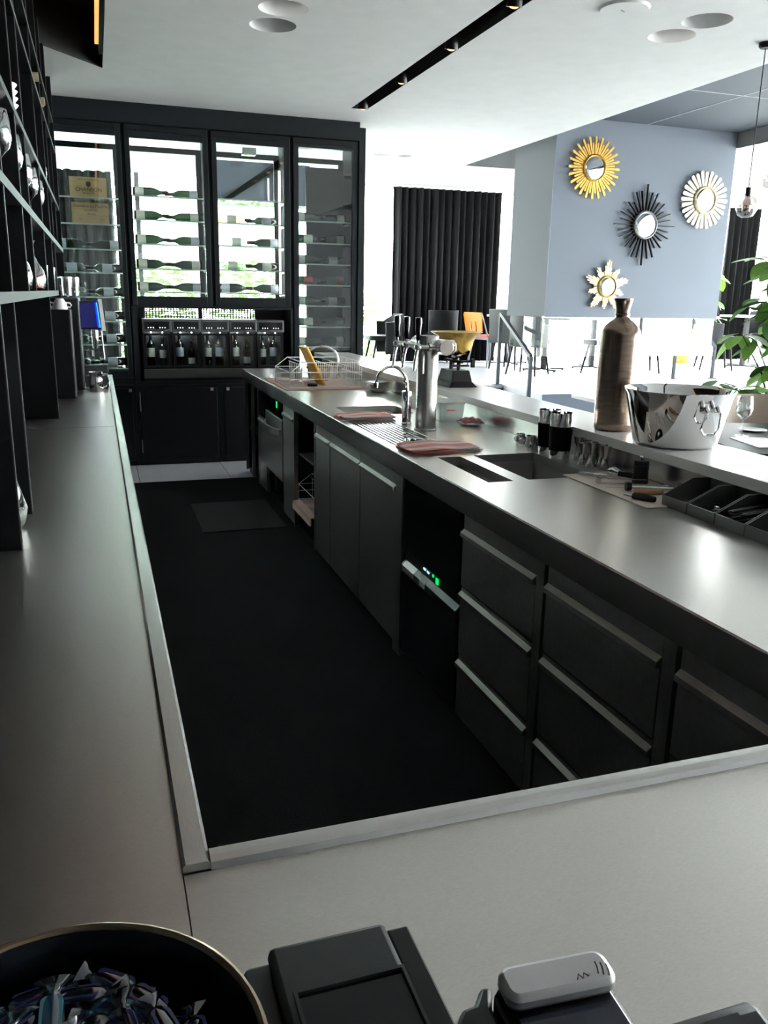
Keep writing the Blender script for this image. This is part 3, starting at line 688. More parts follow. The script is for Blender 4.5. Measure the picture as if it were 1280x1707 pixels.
# carafe in the low niche
lathe_thing('carafe', 'tall clear glass vase on the worktop between the uprights', 'carafe', (-.262, 2.40, .9106), [(.001, .0), (.03, .0), (.042, .02), (.05, .06), (.036, .11), (.022, .16), (.02, .18), (.03, .2), (.028, .2), (.018, .18), (.02, .16), (.034, .11), (.047, .06), (.039, .022), (.001, .008)], GLASSD)
# small under-shelf lamps
def puck(x, y, z, lab, e=.5):
    t = thing('shelf_light', lab, 'shelf light', (x, y, z-.012), group='small lights under the shelves')
    MB().lathe([(.02, 0), (.022, .012)], (x, y, z-.012), 16).build('housing', STEEL, t); MB().cyl((x, y, z-.0135), .015, .0014, 14).build('lens', LEDW, t)
    lamp('SPOT', 'shelf_lamp', (x, y, z-.016), e, (.85, .93, 1), .015, (0, 0, 0), 2.2)
puck(-.262, 2.40, 1.512, 'small light under the lowest shelf above the glass vase', 1.0)
puck(-.30, 3.9, 1.815, 'small light under the second shelf near the carafes', .8)
puck(-.262, 3.40, 2.10, 'small light under the third shelf above the nearer wine glasses', 1.2)
puck(-.262, 4.1, 2.10, 'small light under the third shelf above the farther wine glasses', 1.2)
puck(-.28, 5.43, 1.815, 'small light under the second shelf above the tumblers', 2)
puck(-.05, 5.72, 1.30, 'small light under the coffee machine spout', 2) if False else None
lamp('SPOT', 'coffee_lamp', (-.03, 5.78, 1.26), 1.2, (.9, .95, 1), .02, (0, 0, 0), 2.0)

# coffee machine, jugs and cups
t = thing('coffee_machine', 'black coffee machine with a glowing blue screen on the left worktop', 'coffee machine', (-.3, 5.7, ZT+.0005))
MB().box(-.56, -.142, 5.24, 5.52, .925, 1.435).build('grinder_body', BLACK, t, smooth=False, bevel=.008)
MB().box(-.53, -.17, 5.27, 5.50, .9105, .925).build('feet', CHROME, t, smooth=False)
MB().box(-.56, -.10, 5.54, 6.10, .94, 1.498).build('main_body', BLACK, t, smooth=False, bevel=.01)
MB().box(-.54, -.14, 5.58, 6.06, .9105, .94).build('feet', BLACK, t, smooth=False)
h = MB().prism([(-.10, 1.30), (.025, 1.30), (.012, 1.475), (-.10, 1.475)], 5.86, 6.08, 'y').build('screen_housing', BLACK, t, smooth=False)
MB().prism([(-.098, 1.31), (.0, 1.31), (-.012, 1.468), (-.098, 1.468)], 5.852, 5.8595, 'y').build('screen', SCRN, h, smooth=False)
MB().prism([(.001, 1.31), (.012, 1.31), (-.001, 1.468), (-.011, 1.468)], 5.850, 5.8595, 'y').build('blue_bar', SCRB, h, smooth=False)
MB().prism([(.0125, 1.31), (.019, 1.31), (.006, 1.468), (-.0005, 1.468)], 5.848, 5.8595, 'y').build('cyan_bar', SCRC, h, smooth=False)
MB().prism([(.0255, 1.29), (.05, 1.29), (.035, 1.49), (.0125, 1.49)], 5.84, 6.08, 'y').build('white_bezel', WHITE, h, smooth=False)
MB().lathe([(.018, 0), (.02, .04), (.022, .09), (.02, .13)], (-.02, 5.95, 1.17), 18).build('spout', CHROME, t)
MB().tube([(.02, 5.94, 1.30), (.025, 5.935, 1.2), (.03, 5.93, 1.10)], .006, 8).build('steam_wand', CHROME, t)
MB().lathe([(.03, 0), (.032, .04)], (-.06, 5.95, 1.12), 18).build('nozzle', CHROME, t)
d = MB().box(-.098, .048, 5.86, 6.08, .925, 1.0).build('drip_tray', DARKG, t, smooth=False, bevel=.004)
MB().box(-.08, .04, 5.87, 6.07, .9105, .925).build('feet', BLACK, t, smooth=False)
g = MB()
for k in range(12): g.box(-.09+k*.0115, -.084+k*.0115, 5.865, 6.07, 1.001, 1.006)
g.build('grate', STEEL, d, smooth=False)
MB().box(-.098, .05, 5.98, 6.08, 1.007, 1.06).build('cup_riser', DARKG, t, smooth=False, bevel=.004)
def cup(x, y, z, lab, s=1):
    t = thing('cup', lab, 'cup', (x, y, z), group='white cups on the coffee machine')
    MB().lathe([(.041, 0), (.042, .003), (.036, .035), (.022, .056), (.022, .06), (.019, .06), (.019, .056), (.03, .03), (.038, .003)], (x, y, z), 28, caps=False).build('bowl', WHITE, t)
    MB().tube([(x+.038, y, z+.012), (x+.056, y, z+.010), (x+.062, y, z+.022), (x+.055, y, z+.034), (x+.034, y, z+.038)], .0045, 8).build('handle', WHITE, t)
cup(-.20, 5.33, 1.4355, 'upturned white cup with visible handle on the coffee machine'); cup(-.29, 5.36, 1.4355, 'upturned white cup half hidden by the shelving panel')
for i, (x, y) in enumerate([(-.17, 5.66), (-.13, 5.72), (-.20, 5.75)]):
    lathe_thing('tumbler', ['front clear glass on top of the coffee machine', 'right clear glass on top of the coffee machine', 'rear clear glass on top of the coffee machine'][i], 'tumbler', (x, y, 1.4985), [(r, z*.95) for r, z in tumb], GLASSD, 'glasses on the coffee machine')
def jug(x, y, s, lab):
    t = thing('milk_jug', lab, 'jug', (x, y, ZT+.0006), group='steel milk jugs')
    MB().lathe([(.001, .001), (.045*s, 0), (.048*s, .006), (.042*s, .08*s), (.038*s, .10*s), (.044*s, .125*s), (.042*s, .125*s), (.036*s, .10*s), (.04*s, .08*s), (.045*s, .01), (.001, .008)], (x, y, ZT+.0006), 28, caps=False).build('body', POLISH, t)
    MB().tube([(x+.04*s, y, ZT+.11*s), (x+.07*s, y, ZT+.11*s), (x+.078*s, y, ZT+.07*s), (x+.06*s, y, ZT+.03*s), (x+.043*s, y, ZT+.03*s)], .005, 8).build('handle', POLISH, t)
jug(-.03, 5.74, 1.0, 'steel milk jug with handle in front of the drip tray'); jug(-.092, 5.67, .7, 'smaller steel milk jug left of the handled one') if False else None

# ================================================================== NEAR COUNTER
nc = counter_top('near_worktop', 'wide steel worktop crossing the foreground', rect(.0535, 1.158, .10, .834), [])
MB().prism([(.834, .80), (.834, .9105), (.838, .918), (.846, .922), (.858, .922), (.864, .916), (.864, .80)], .0845, 1.158, 'x').build('edge_rim', STEEL, nc, smooth=False)
t = thing('foreground_cabinet', 'black base cabinet below the foreground worktop', 'cabinet', (.6, .45, 0))
MB().box(.03, 1.15, .10, .80, .0, .79).build('body', OAK, t, smooth=False); 
tag(t, None, None)

# ================================================================== RIGHT BAR COUNTER
sink1 = rrect(1.285, 1.66, 4.36, 4.72, .05); slotb = rect(1.287, 1.388, 2.63, 3.112); sink2 = rect(1.452, 1.735, 2.637, 3.122)
drip = rect(1.20, 1.44, 3.42, 4.13)
wt = counter_top('bar_worktop', 'long steel bar worktop with two sinks and drip tray', rect(1.164, 1.878, .10, 7.30), [sink1, slotb, sink2, drip])
MB().prism([(1.160, .822), (1.160, .906), (1.164, .91), (1.178, .874), (1.178, .822)], .867, 7.30, 'y').build('front_apron', STEEL, wt, smooth=False)
MB().prism([(1.164, .822), (1.878, .822), (1.878, .874), (1.164, .874)], 7.285, 7.30, 'y').build('end_apron', STEEL, wt, smooth=False)
def basin(name, poly, depth, mt=STEEL):
    m = MB(); n = len(poly); cxx = sum(p[0] for p in poly)/n; cyy = sum(p[1] for p in poly)/n
    m.add([(*p, ZT-.035) for p in poly] + [(*p, ZT-depth) for p in poly], [(i, (i+1) % n, n+(i+1) % n, n+i) for i in range(n)])
    m.add([(*p, ZT-depth) for p in poly], [tuple(range(n))])
    o = m.build(name, mt, wt, angle=50); s_ = o.modifiers.new('t', 'SOLIDIFY'); s_.thickness = .002; s_.offset = 1
    MB().lathe([(.018, .001), (.022, .003)], (cxx, cyy, ZT-depth), 16).build('drain', mat('drain_dark', (.05, .05, .05), .4, .8), o)
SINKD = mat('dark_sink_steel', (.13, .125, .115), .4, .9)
basin('round_sink', sink1, .17); basin('slot_basin', slotb, .16, SINKD); basin('square_sink', sink2, .24, SINKD); basin('drip_basin', drip, .05)
g = MB()
for k in range(11):
    x = 1.207 + k*.0227; g.box(x-.0035, x+.0035, 3.424, 4.126, ZT-.008, ZT-.002)
g.box(1.203, 1.437, 3.77, 3.785, ZT-.014, ZT-.008); g.box(1.203, 1.437, 3.43, 3.442, ZT-.014, ZT-.008); g.box(1.203, 1.437, 4.108, 4.12, ZT-.014, ZT-.008)
dg = g.build('drip_grille', STEEL, wt, smooth=False)
m = MB().lathe([(.045, -.001), (.05, .004), (.046, .005), (.04, .001)], (1.345, 3.52, ZT), 26, caps=False)
for k in range(5):
    a = k*PI/5; m.bar((1.345+.045*math.cos(a), 3.52+.045*math.sin(a), ZT+.001), (1.345-.045*math.cos(a), 3.52-.045*math.sin(a), ZT+.001), .005, .003)
m.build('glass_rinser', CHROME, wt)
# ledge with backsplash
lg = thing('bar_ledge', 'raised white stone ledge along the back of the bar counter', 'ledge', (2.0, 3.7, 0))
MB().box(1.842, 2.165, .10, 7.45, 1.0, 1.037).build('slab', STONE, lg, smooth=False, bevel=.002)
MB().box(1.880, 1.90, .10, 7.30, .80, 1.0).build('backsplash', STEEL, lg, smooth=False)
MB().box(1.905, 2.10, .10, 7.40, 0, 1.0).build('bar_front_wall', mat('bar_front_dark', (.03, .03, .032), .6), lg, smooth=False)

# units under the worktop
FX = 1.18; BX = 1.84
def carcass(t, y0, y1):
    m = MB(); m.box(FX+.025, BX, y0+.001, y0+.016, .03, .81); m.box(FX+.025, BX, y1-.016, y1-.001, .03, .81)
    m.box(FX+.025, BX, y0+.016, y1-.016, .03, .045); m.box(BX-.015, BX, y0+.016, y1-.016, .045, .81)
    m.build('carcass', BLACK, t, smooth=False)
    MB().box(FX+.03, BX, y0+.001, y1-.001, 0, .03).build('plinth', BLACK, t, smooth=False)
def front(t, name, y0, y1, zt, zb, strip=.055, lab=None):
    """folded steel front with a projecting lip handle near its top"""
    p = [(FX+.022, zt), (FX+.003, zt), (FX+.003, zt-strip), (FX-.011, zt-strip-.012), (FX-.012, zt-strip-.026), (FX, zt-strip-.030), (FX, zb), (FX+.022, zb)]
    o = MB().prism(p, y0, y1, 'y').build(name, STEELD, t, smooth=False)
    q = [(FX+.002, zt-strip-.0005), (FX-.0115, zt-strip-.0118), (FX-.0125, zt-strip-.026), (FX-.0115, zt-strip-.0262), (FX-.0108, zt-strip-.0125), (FX+.0025, zt-strip-.001)]
    MB().prism(q, y0+.001, y1-.001, 'y').build('lip_handle', LIP, o, smooth=False)
    return o
def post(y0, y1, lab):
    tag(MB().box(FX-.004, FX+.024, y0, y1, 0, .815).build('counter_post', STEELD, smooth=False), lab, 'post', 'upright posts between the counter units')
def unit(name, lab, cat, y0, y1, group=None):
    t = thing(name, lab, cat, ((FX+BX)/2, (y0+y1)/2, 0), group=group); carcass(t, y0, y1); return t
for y0, y1, lab in ((2.055, 2.60, 'steel three-drawer unit beside the black ice machine'), (1.462, 2.005, 'middle steel three-drawer unit of the bar counter'), (.88, 1.412, 'nearest steel drawer unit beside the foreground worktop')):
    t = unit('drawer_unit', lab, 'drawers', y0, y1, 'steel drawer units')
    front(t, 'drawer', y0+.008, y1-.008, .812, .548); front(t, 'drawer', y0+.008, y1-.008, .54, .283, .014); front(t, 'drawer', y0+.008, y1-.008, .274, .04, .014)
post(2.008, 2.052, 'steel post between the far two drawer units'); post(1.415, 1.459, 'steel post between the near two drawer units'); post(3.215, 3.30, 'steel post left of the black ice machine')
# ice machine
t = unit('ice_machine', 'black under-counter ice machine with small lit display', 'ice machine', 2.606, 3.212)
MB().box(FX-.002, FX+.022, 2.618, 3.20, .505, .812).build('upper_panel', BLACKG, t, smooth=False, bevel=.002)
MB().prism([(FX+.012, .50), (FX+.012, .455), (FX-.006, .435), (FX-.006, .405), (FX+.022, .405), (FX+.022, .50)], 2.618, 3.20, 'y').build('control_strip', mat('dark_strip_steel', (.12, .125, .125), .35, 1), t, smooth=False)
MB().box(FX, FX+.022, 2.618, 3.20, .04, .40).build('lower_panel', BLACKG, t, smooth=False, bevel=.002)
def strip_box(y0, y1, z0, z1, name, mt):   # small plate on the control face
    MB().box(FX+.0095, FX+.012, y0, y1, z0, z1).build(name, mt, t, smooth=False)
strip_box(2.96, 2.985, .478, .486, 'display', CYANL); strip_box(2.925, 2.945, .476, .484, 'display', CYANL)
strip_box(2.875, 2.889, .478, .488, 'indicator', GREENL); strip_box(2.828, 2.852, .462, .486, 'indicator', GREENL)
for a, b in ((3.05, 3.185), (2.925, 2.985)): MB().prism([(FX+.0105, .4545), (FX-.0075, .4345), (FX-.0075, .412), (FX-.0065, .412), (FX-.0065, .435), (FX+.0115, .455)], a, b, 'y').build('sticker', CREAM if a < 3 else mat('silver_plate', (.5, .5, .5), .4, .7), t, smooth=False)
# doors
t = unit('fridge_cabinet', 'wide steel fridge door next to the post, two steel doors left', 'cabinet', 3.302, 3.838, 'steel door cabinets'); front(t, 'door', 3.31, 3.832, .812, .04)
t['label'] = 'steel-fronted fridge cabinet right beside the ice machine post'
t = unit('fridge_cabinet', 'steel-fronted fridge cabinet below the near folded towel', 'cabinet', 3.842, 4.412, 'steel door cabinets'); front(t, 'door', 3.85, 4.405, .812, .04)
t = unit('narrow_cabinet', 'narrow steel-fronted cabinet right of the open rack niche', 'cabinet', 4.416, 4.75, 'steel door cabinets'); front(t, 'door', 4.424, 4.742, .812, .04)
t = unit('open_niche', 'open counter niche holding a wire rack', 'niche', 4.754, 5.33)
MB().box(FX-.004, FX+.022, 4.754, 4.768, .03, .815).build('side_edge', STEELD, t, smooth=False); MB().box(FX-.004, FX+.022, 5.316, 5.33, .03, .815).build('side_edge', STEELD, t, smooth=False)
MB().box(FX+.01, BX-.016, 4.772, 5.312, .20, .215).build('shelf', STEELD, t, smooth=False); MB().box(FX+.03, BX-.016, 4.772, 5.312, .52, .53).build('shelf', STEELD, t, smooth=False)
t = unit('narrow_cabinet', 'narrow steel-fronted cabinet between the dishwasher and the open niche', 'cabinet', 5.334, 5.69, 'steel door cabinets'); front(t, 'door', 5.342, 5.682, .812, .04)
t = unit('dishwasher', 'steel glass washer with green display and bowed handle', 'dishwasher', 5.694, 6.305)
MB().box(FX-.002, FX+.022, 5.70, 6.30, .70, .812).build('control_panel', BLACKG, t, smooth=False)
MB().box(FX-.004, FX-.0022, 5.865, 5.90, .755, .80).build('display', GREENL, t, smooth=False)
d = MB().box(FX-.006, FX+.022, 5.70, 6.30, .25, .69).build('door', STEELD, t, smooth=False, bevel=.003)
m = MB(); n = 10; hp = []
for k in range(n+1):
    u = k/n; hp.append((FX-.012-.045*math.sin(PI*u), 5.73+.54*u, .60))
for a, b in zip(hp, hp[1:]): m.bar(a, b, .014, .045)
m.build('handle', LIP, d, smooth=False)
MB().box(FX+.04, FX+.05, 5.70, 6.30, .04, .245).build('kick_panel', BLACKG, t, smooth=False)
t = unit('narrow_cabinet', 'narrow black cabinet left of the dishwasher with low handle', 'cabinet', 6.309, 6.64, 'steel door cabinets')
MB().box(FX, FX+.022, 6.317, 6.632, .61, .812).build('upper_panel', BLACKG, t, smooth=False); front(t, 'door', 6.317, 6.632, .60, .04, .014)
t = unit('open_shelf_unit', 'open black shelf unit at the far end of the bar counter', 'shelf unit', 6.644, 7.285)
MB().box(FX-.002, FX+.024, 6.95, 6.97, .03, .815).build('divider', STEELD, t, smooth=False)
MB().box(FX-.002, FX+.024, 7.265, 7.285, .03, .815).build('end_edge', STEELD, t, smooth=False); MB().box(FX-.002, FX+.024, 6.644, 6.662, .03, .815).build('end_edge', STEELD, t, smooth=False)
MB().box(FX+.02, BX-.016, 6.662, 7.265, .40, .415).build('shelf', BLACK, t, smooth=False)
tag(MB().box(.58, 1.14, 5.40, 6.2, .0005, .008).build('floor_mat', mat('mat_rubber', (.0075, .0075, .008), .85, 0, .6, 200), smooth=False), 'black rubber mat on the aisle floor before the niche', 'floor mat')
# ================================================================== THINGS ON THE BAR COUNTER
ZS = ZT + .0006
# tea-towel mat + wire rack + yellow board
tag(MB().prism(rrect(1.185, 1.765, 5.58, 6.42, .02), ZS, ZS+.006).build('cloth_mat', CLOTHM), 'pinkish checked cloth under the white wire rack', 'cloth')
def wire_rack(name, lab, x0, x1, y0, y1, z, h, mt, r=.003, nv=9):
    t = thing(name, lab, 'wire rack', ((x0+x1)/2, (y0+y1)/2, z)); s_ = .09
    m = MB(); zl = z+h*.62
    for y in (y0, y1):
        m.tube([(x0, y, z+r), (x0, y, zl), (x0+s_, y, z+h), (x1, y, z+h), (x1, y, z+r)], r, 6)
        m.tube([(x0, y, z+h*.35), (x1, y, z+h*.35)], r*.8, 6); m.tube([(x0, y, z+h*.62), (x1, y, z+h*.62)], r*.8, 6)
        m.tube([(x0, y, z+r), (x1, y, z+r)], r, 6)
    for zz, x in ((z+r, x0), (zl, x0), (z+r, x1), (z+h, x1), (z+h*.5, x1), (z+h, x0+s_)): m.tube([(x, y0, zz), (x, y1, zz)], r, 6)
    m.build('outer_frame', mt, t)
    b = MB()
    for k in range(1, nv): 
        y = y0+(y1-y0)*k/nv; b.tube([(x0, y, z+r), (x1, y, z+r)], r*.6, 5); b.tube([(x1, y, z+r), (x1, y, z+h)], r*.6, 5)
    b.build('base_wires', mt, t)
    for k in range(1, 5):
        if k == 2 and z > .8: continue
        x = x0+(x1-x0)*k/5; m = MB()
        for q in range(nv): y = y0+(y1-y0)*(q+.5)/nv; m.tube([(x, y, z+r), (x, y, z+h*.85)], r*.6, 5)
        m.tube([(x, y0, z+h*.85), (x, y1, z+h*.85)], r*.8, 5); m.build('divider', mt, t)
    return t
wire_rack('wire_rack', 'white wire dish rack on the pink cloth at the far counter end', 1.225, 1.735, 5.64, 6.15, ZS+.0065, .175, WIRE, .0038)
b = Matrix.Translation((1.50, 5.86, ZS+.0075)) @ Matrix.Rotation(math.radians(-26), 4, 'Y')
tag(MB(b).prism(rrect(-.011, .011, -.11, .11, .008), .006, .30).build('cutting_board', YELLOW), 'yellow cutting board leaning in the white wire rack', 'cutting board')
tag(MB().lathe([(.001, 0), (.034, 0), (.036, .01), (.036, .014)], (1.40, 5.72, ZS+.013), 20).build('black_lid', BLACK), 'small black lid lying inside the wire rack', 'lid')
for k in range(3):
    x, y = 1.378+.102*k, 6.06
    tag(MB().lathe([(.001, .001), (.028, 0), (.033, .09), (.031, .09), (.026, .006), (.001, .006)], (x, y, ZS+.016), 18, caps=False).build('tumbler', GLASSD, angle=60), '%s glass from the left in the white wire rack' % ORD[k], 'tumbler', 'glasses in the wire rack')
# far tap
t = thing('far_tap', 'slim steel tap behind the white wire rack', 'tap', (1.76, 6.35, ZS))
MB().tube([(1.76, 6.35, ZS), (1.76, 6.35, 1.06)] + [(1.76-.13*(1-math.cos(a)), 6.35, 1.06+.10*math.sin(a)) for a in [PI*k/8 for k in range(1, 8)]], .009, 8).build('spout', CHROME, t)
MB().cyl((1.76, 6.35, ZS), .02, .03, 14).build('base', CHROME, t)
# plates
for k in range(7):
    tag(MB().lathe([(.001, .001), (.045, 0), (.05, .003), (.077, .011), (.078, .0125), (.05, .0055), (.001, .004)], (1.785, 5.43, ZS+.0095*k), 30, caps=False).build('plate', WHITE, angle=60), '%s white plate from the bottom of the stack by the ledge' % ORD[k], 'plate', 'stacked white plates')
# towels
def towel(lab, x0, x1, y0, y1, rot, seed):
    rnd = random.Random(seed); c_ = ((x0+x1)/2, (y0+y1)/2); M_ = Matrix.Translation((*c_, 0)) @ Matrix.Rotation(rot, 4, 'Z') @ Matrix.Translation((-c_[0], -c_[1], 0))
    t = thing('folded_towel', lab, 'towel', (*c_, ZS), group='folded striped towels')
    for L in range(3):
        nx, ny = 16, 8; vs = []; fs = []; dx = rnd.uniform(-.008, .008)
        z0 = ZS + .001 + L*.008
        for j in range(ny+1):
            for i in range(nx+1):
                u, v = i/nx, j/ny
                z = z0 + .007 + (.003*math.sin(u*9+seed+L) + .0025*math.sin(v*7+u*3+seed)) * (L+1)/3
                ed = min(u, 1-u, v, 1-v); z -= .006 if ed == 0 else 0
                vs.append((x0+dx+(x1-x0)*u + .004*math.sin(v*6+L), y0+(y1-y0)*v + .006*math.sin(u*5+seed+L), z))
        n = len(vs)
        for j in range(ny):
            for i in range(nx): a = j*(nx+1)+i; fs.append((a, a+1, a+nx+2, a+nx+1))
        vb = [(p[0], p[1], z0) for p in vs]; ring = [i for i in range(nx+1)] + [j*(nx+1)+nx for j in range(1, ny+1)] + [ny*(nx+1)+i for i in range(nx-1, -1, -1)] + [j*(nx+1) for j in range(ny-1, 0, -1)]
        fs2 = [tuple(n+q for q in f[::-1]) for f in fs] + [(ring[i], n+ring[i], n+ring[(i+1) % len(ring)], ring[(i+1) % len(ring)]) for i in range(len(ring))]
        MB(M_).add(vs + vb, fs + fs2).build('fold_layer', CLOTHP, t, angle=60)
towel('pink striped folded towel beside the round sink', 1.175, 1.47, 4.15, 4.34, .0, 1)
towel('pink striped folded towel between the drip tray and slot basin', 1.20, 1.52, 3.19, 3.40, .04, 2)
# beer tower
TX, TY = 1.505, 3.81
t = thing('beer_tower', 'steel beer tower with three black-handled taps', 'beer tower', (TX, TY, ZS))
MB().lathe([(.001, 0), (.056, 0), (.056, .005), (.051, .008), (.051, .452), (.048, .456), (.001, .456)], (TX, TY, ZS), 40).build('column', STEEL, t)
MB().lathe([(.001, 0), (.036, 0), (.038, .004), (.038, .115), (.001, .118)], (TX+.045, TY-.075, 1.315), 30, axis='y').build('cross_arm', STEEL, t) if False else None
a0 = Vector((1.557, 3.70, 1.315)); a1 = Vector((1.557, 4.12, 1.315))
Mx = Matrix.Translation(a0) @ (a1-a0).to_track_quat('Z', 'Y').to_matrix().to_4x4()
MB(Mx).lathe([(.001, -.002), (.034, -.002), (.037, .001), (.037, .40), (.001, .405)], n=32).build('cross_arm', STEEL, t)
MB().lathe([(.001, 0), (.028, 0), (.034, .006), (.034, .022), (.026, .028), (.001, .03)], (1.592, 3.755, 1.315), 24, axis='x').build('end_cap', CHROME, t)
for k in range(3):
    f = (.06, .22, .36)[k]/.42; c_ = a0.lerp(a1, f); d_ = Vector((-1, -.05, 0)).normalized(); q = c_ + d_*.125
    tp = MB().tube([c_ + d_*.03, c_ + d_*.06, q], [.011, .012, .010], 12).build('tap_shank', STEEL, t)
    MB().lathe([(.011, 0), (.019, .002), (.019, .016), (.011, .018)], (0, 0, 0), 16, M=Matrix.Translation(c_ + d_*.055) @ d_.to_track_quat('Z', 'Y').to_matrix().to_4x4()).build('collar', CHROME, tp)
    MB().ball(q, .019, 16).build('tap_body', STEEL, tp)
    MB().tube([q, q + Vector((-.012, -.005, -.05)), q + Vector((-.02, -.008, -.11))], [.009, .0075, .0065], 10).build('tap_spout', CHROME, tp)
    MB().tube([q, q + Vector((0, 0, .035))], .007, 10).build('handle_ferrule', CHROME, tp)
    MB().lathe([(.008, .03), (.010, .035), (.0125, .07), (.0165, .12), (.015, .135), (.001, .139)], q, 16).build('tap_handle', BLACKG, tp)
# sink tap
t = thing('sink_tap', 'curved chrome swan-neck tap left of the beer tower', 'tap', (1.47, 3.99, ZS))
MB().lathe([(.001, 0), (.027, 0), (.027, .008), (.023, .012), (.026, .15), (.024, .168), (.010, .172)], (1.47, 3.99, ZS), 24).build('body', CHROME, t)
pts = [(1.47, 3.99, 1.075)] + [(1.47-.085*(1-math.cos(a)), 3.99, 1.10+.105*math.sin(a)) for a in [PI*k/12 for k in range(0, 12)]] + [(1.302, 3.99, 1.12)]
MB().tube(pts, .0085, 10).build('spout', CHROME, t); MB().cyl((1.302, 3.99, 1.10), .012, .026, 14).build('aerator', CHROME, t)
MB().tube([(1.47, 3.99, 1.10), (1.455, 3.96, 1.125), (1.44, 3.95, 1.135)], [.008, .006, .005], 8).build('lever', CHROME, t)
# plastic tub
t = thing('plastic_tub', 'translucent plastic food tub behind the beer tower', 'tub', (1.735, 4.10, ZS))
P0 = rrect(1.665, 1.81, 4.01, 4.20, .02); 
def taper(P, k): c_ = (1.7375, 4.105); return [(c_[0]+(p[0]-c_[0])*k, c_[1]+(p[1]-c_[1])*k) for p in P]
m = MB(); n = len(P0); A = [(*p, ZS) for p in taper(P0, .9)]; B_ = [(*p, ZS+.095) for p in P0]
m.add(A+B_, [(i, (i+1) % n, n+(i+1) % n, n+i) for i in range(n)]); m.add(A, [tuple(range(n))]); m.build('tub_body', ACRYL, t)
MB().prism(taper(P0, 1.05), ZS+.0955, ZS+.103).build('tub_lid', ACRYL, t)
MB().box(1.70, 1.745, 4.0, 4.0025, ZS+.06, ZS+.066).build('red_mark', mat('red_ink', (.6, .05, .04), .6), t, smooth=False)
tag(MB().box(1.815, 1.832, 3.985, 4.0, ZS+.08, ZS+.095).build('red_clip', MATS['red_ink'], smooth=False), 'small red clip at the tub corner by the ledge', 'clip') if False else None
# plate with cloth
px, py = 1.79, 3.90
tag(MB().lathe([(.001, .001), (.04, 0), (.046, .003), (.070, .012), (.071, .0135), (.046, .0055), (.001, .004)], (px, py, ZS), 30, caps=False).build('plate', WHITE, angle=60), 'white saucer under the crumpled red cloth', 'saucer')
rnd = random.Random(4); m = MB(); vs = []; fs = []; nn = 14
for j in range(nn+1):
    for i in range(nn+1):
        u, v = i/nn*2-1, j/nn*2-1; r_ = math.hypot(u, v); e_ = max(0, 1-r_*.85)
        vs.append((px+u*.056, py+v*.050, ZS+.0145+.030*e_**.5*(.65+.35*math.sin(u*7+v*5)*math.cos(v*8-u*2)) + .004*rnd.random()))
for j in range(nn):
    for i in range(nn): a = j*(nn+1)+i; fs.append((a, a+1, a+nn+2, a+nn+1))
o = tag(MB().add(vs, fs).build('crumpled_cloth', CLOTHR, angle=70), 'crumpled dusty red cloth on the white saucer', 'cloth')
o.modifiers.new('t', 'SOLIDIFY').thickness = .002
# cocktail shakers
for k, (x, y) in enumerate(((1.789, 3.10), (1.789, 3.005))):
    t = thing('cocktail_shaker', ['farther steel shaker with black sleeve by the square sink', 'nearer steel shaker with black sleeve by the square sink'][k], 'cocktail shaker', (x, y, ZS), group='cocktail shakers')
    MB().lathe([(.001, .002), (.040, 0), (.042, .004), (.047, .10), (.047, .186), (.0455, .186), (.045, .10), (.001, .01)], (x, y, ZS), 30, caps=False).build('cup', POLISH, t)
    MB().lathe([(.0425, .031), (.0445, .033), (.0485, .128), (.0478, .131), (.044, .031)], (x, y, ZS), 30, caps=False).build('sleeve', RUBBER, t)
# jiggers
jp = [(1.832, 2.925), (1.838, 2.87), (1.80, 2.845), (1.812, 2.80), (1.838, 2.775), (1.825, 2.725)]
for k, (x, y) in enumerate(jp):
    s_ = 1.0 + .12*(k % 2) if k else 1.15
    lathe_thing('jigger', '%s steel jigger after the shakers along the backsplash' % ORD[k], 'jigger', (x, y, ZS), [(.018*s_, 0), (.0185*s_, .001), (.008*s_, .038*s_), (.008*s_, .042*s_), (.021*s_, .086*s_), (.020*s_, .086*s_), (.007*s_, .043*s_), (.007*s_, .037*s_), (.017*s_, .002)], STEEL, 'steel jiggers', 20)
# strainers and bar rings
for k, (x, y, h) in enumerate(((1.815, 3.40, .035), (1.80, 3.33, .028), (1.79, 3.25, .05), (1.835, 3.25, .04))):
    t = thing('pourer_cup', ['small steel cup farthest left by the backsplash', 'small steel cup second from left by the backsplash', 'steel tea strainer with ring handle beside the shakers', 'steel sieve cup right beside the shakers'][k], 'small cup', (x, y, ZS), group='small steel bar cups')
    MB().lathe([(.001, .001), (.02, 0), (.024, h*.3), (.021, h*.8), (.023, h), (.021, h), (.019, h*.8), (.022, h*.3), (.001, .004)], (x, y, ZS), 18, caps=False).build('cup', POLISH, t)
    MB().tube([(x-.03+.016*math.cos(a), y-.03, ZS+.017+.013*math.sin(a)) for a in [2*PI*q/12 for q in range(12)]], .003, 6, True).build('ring_handle', POLISH, t)
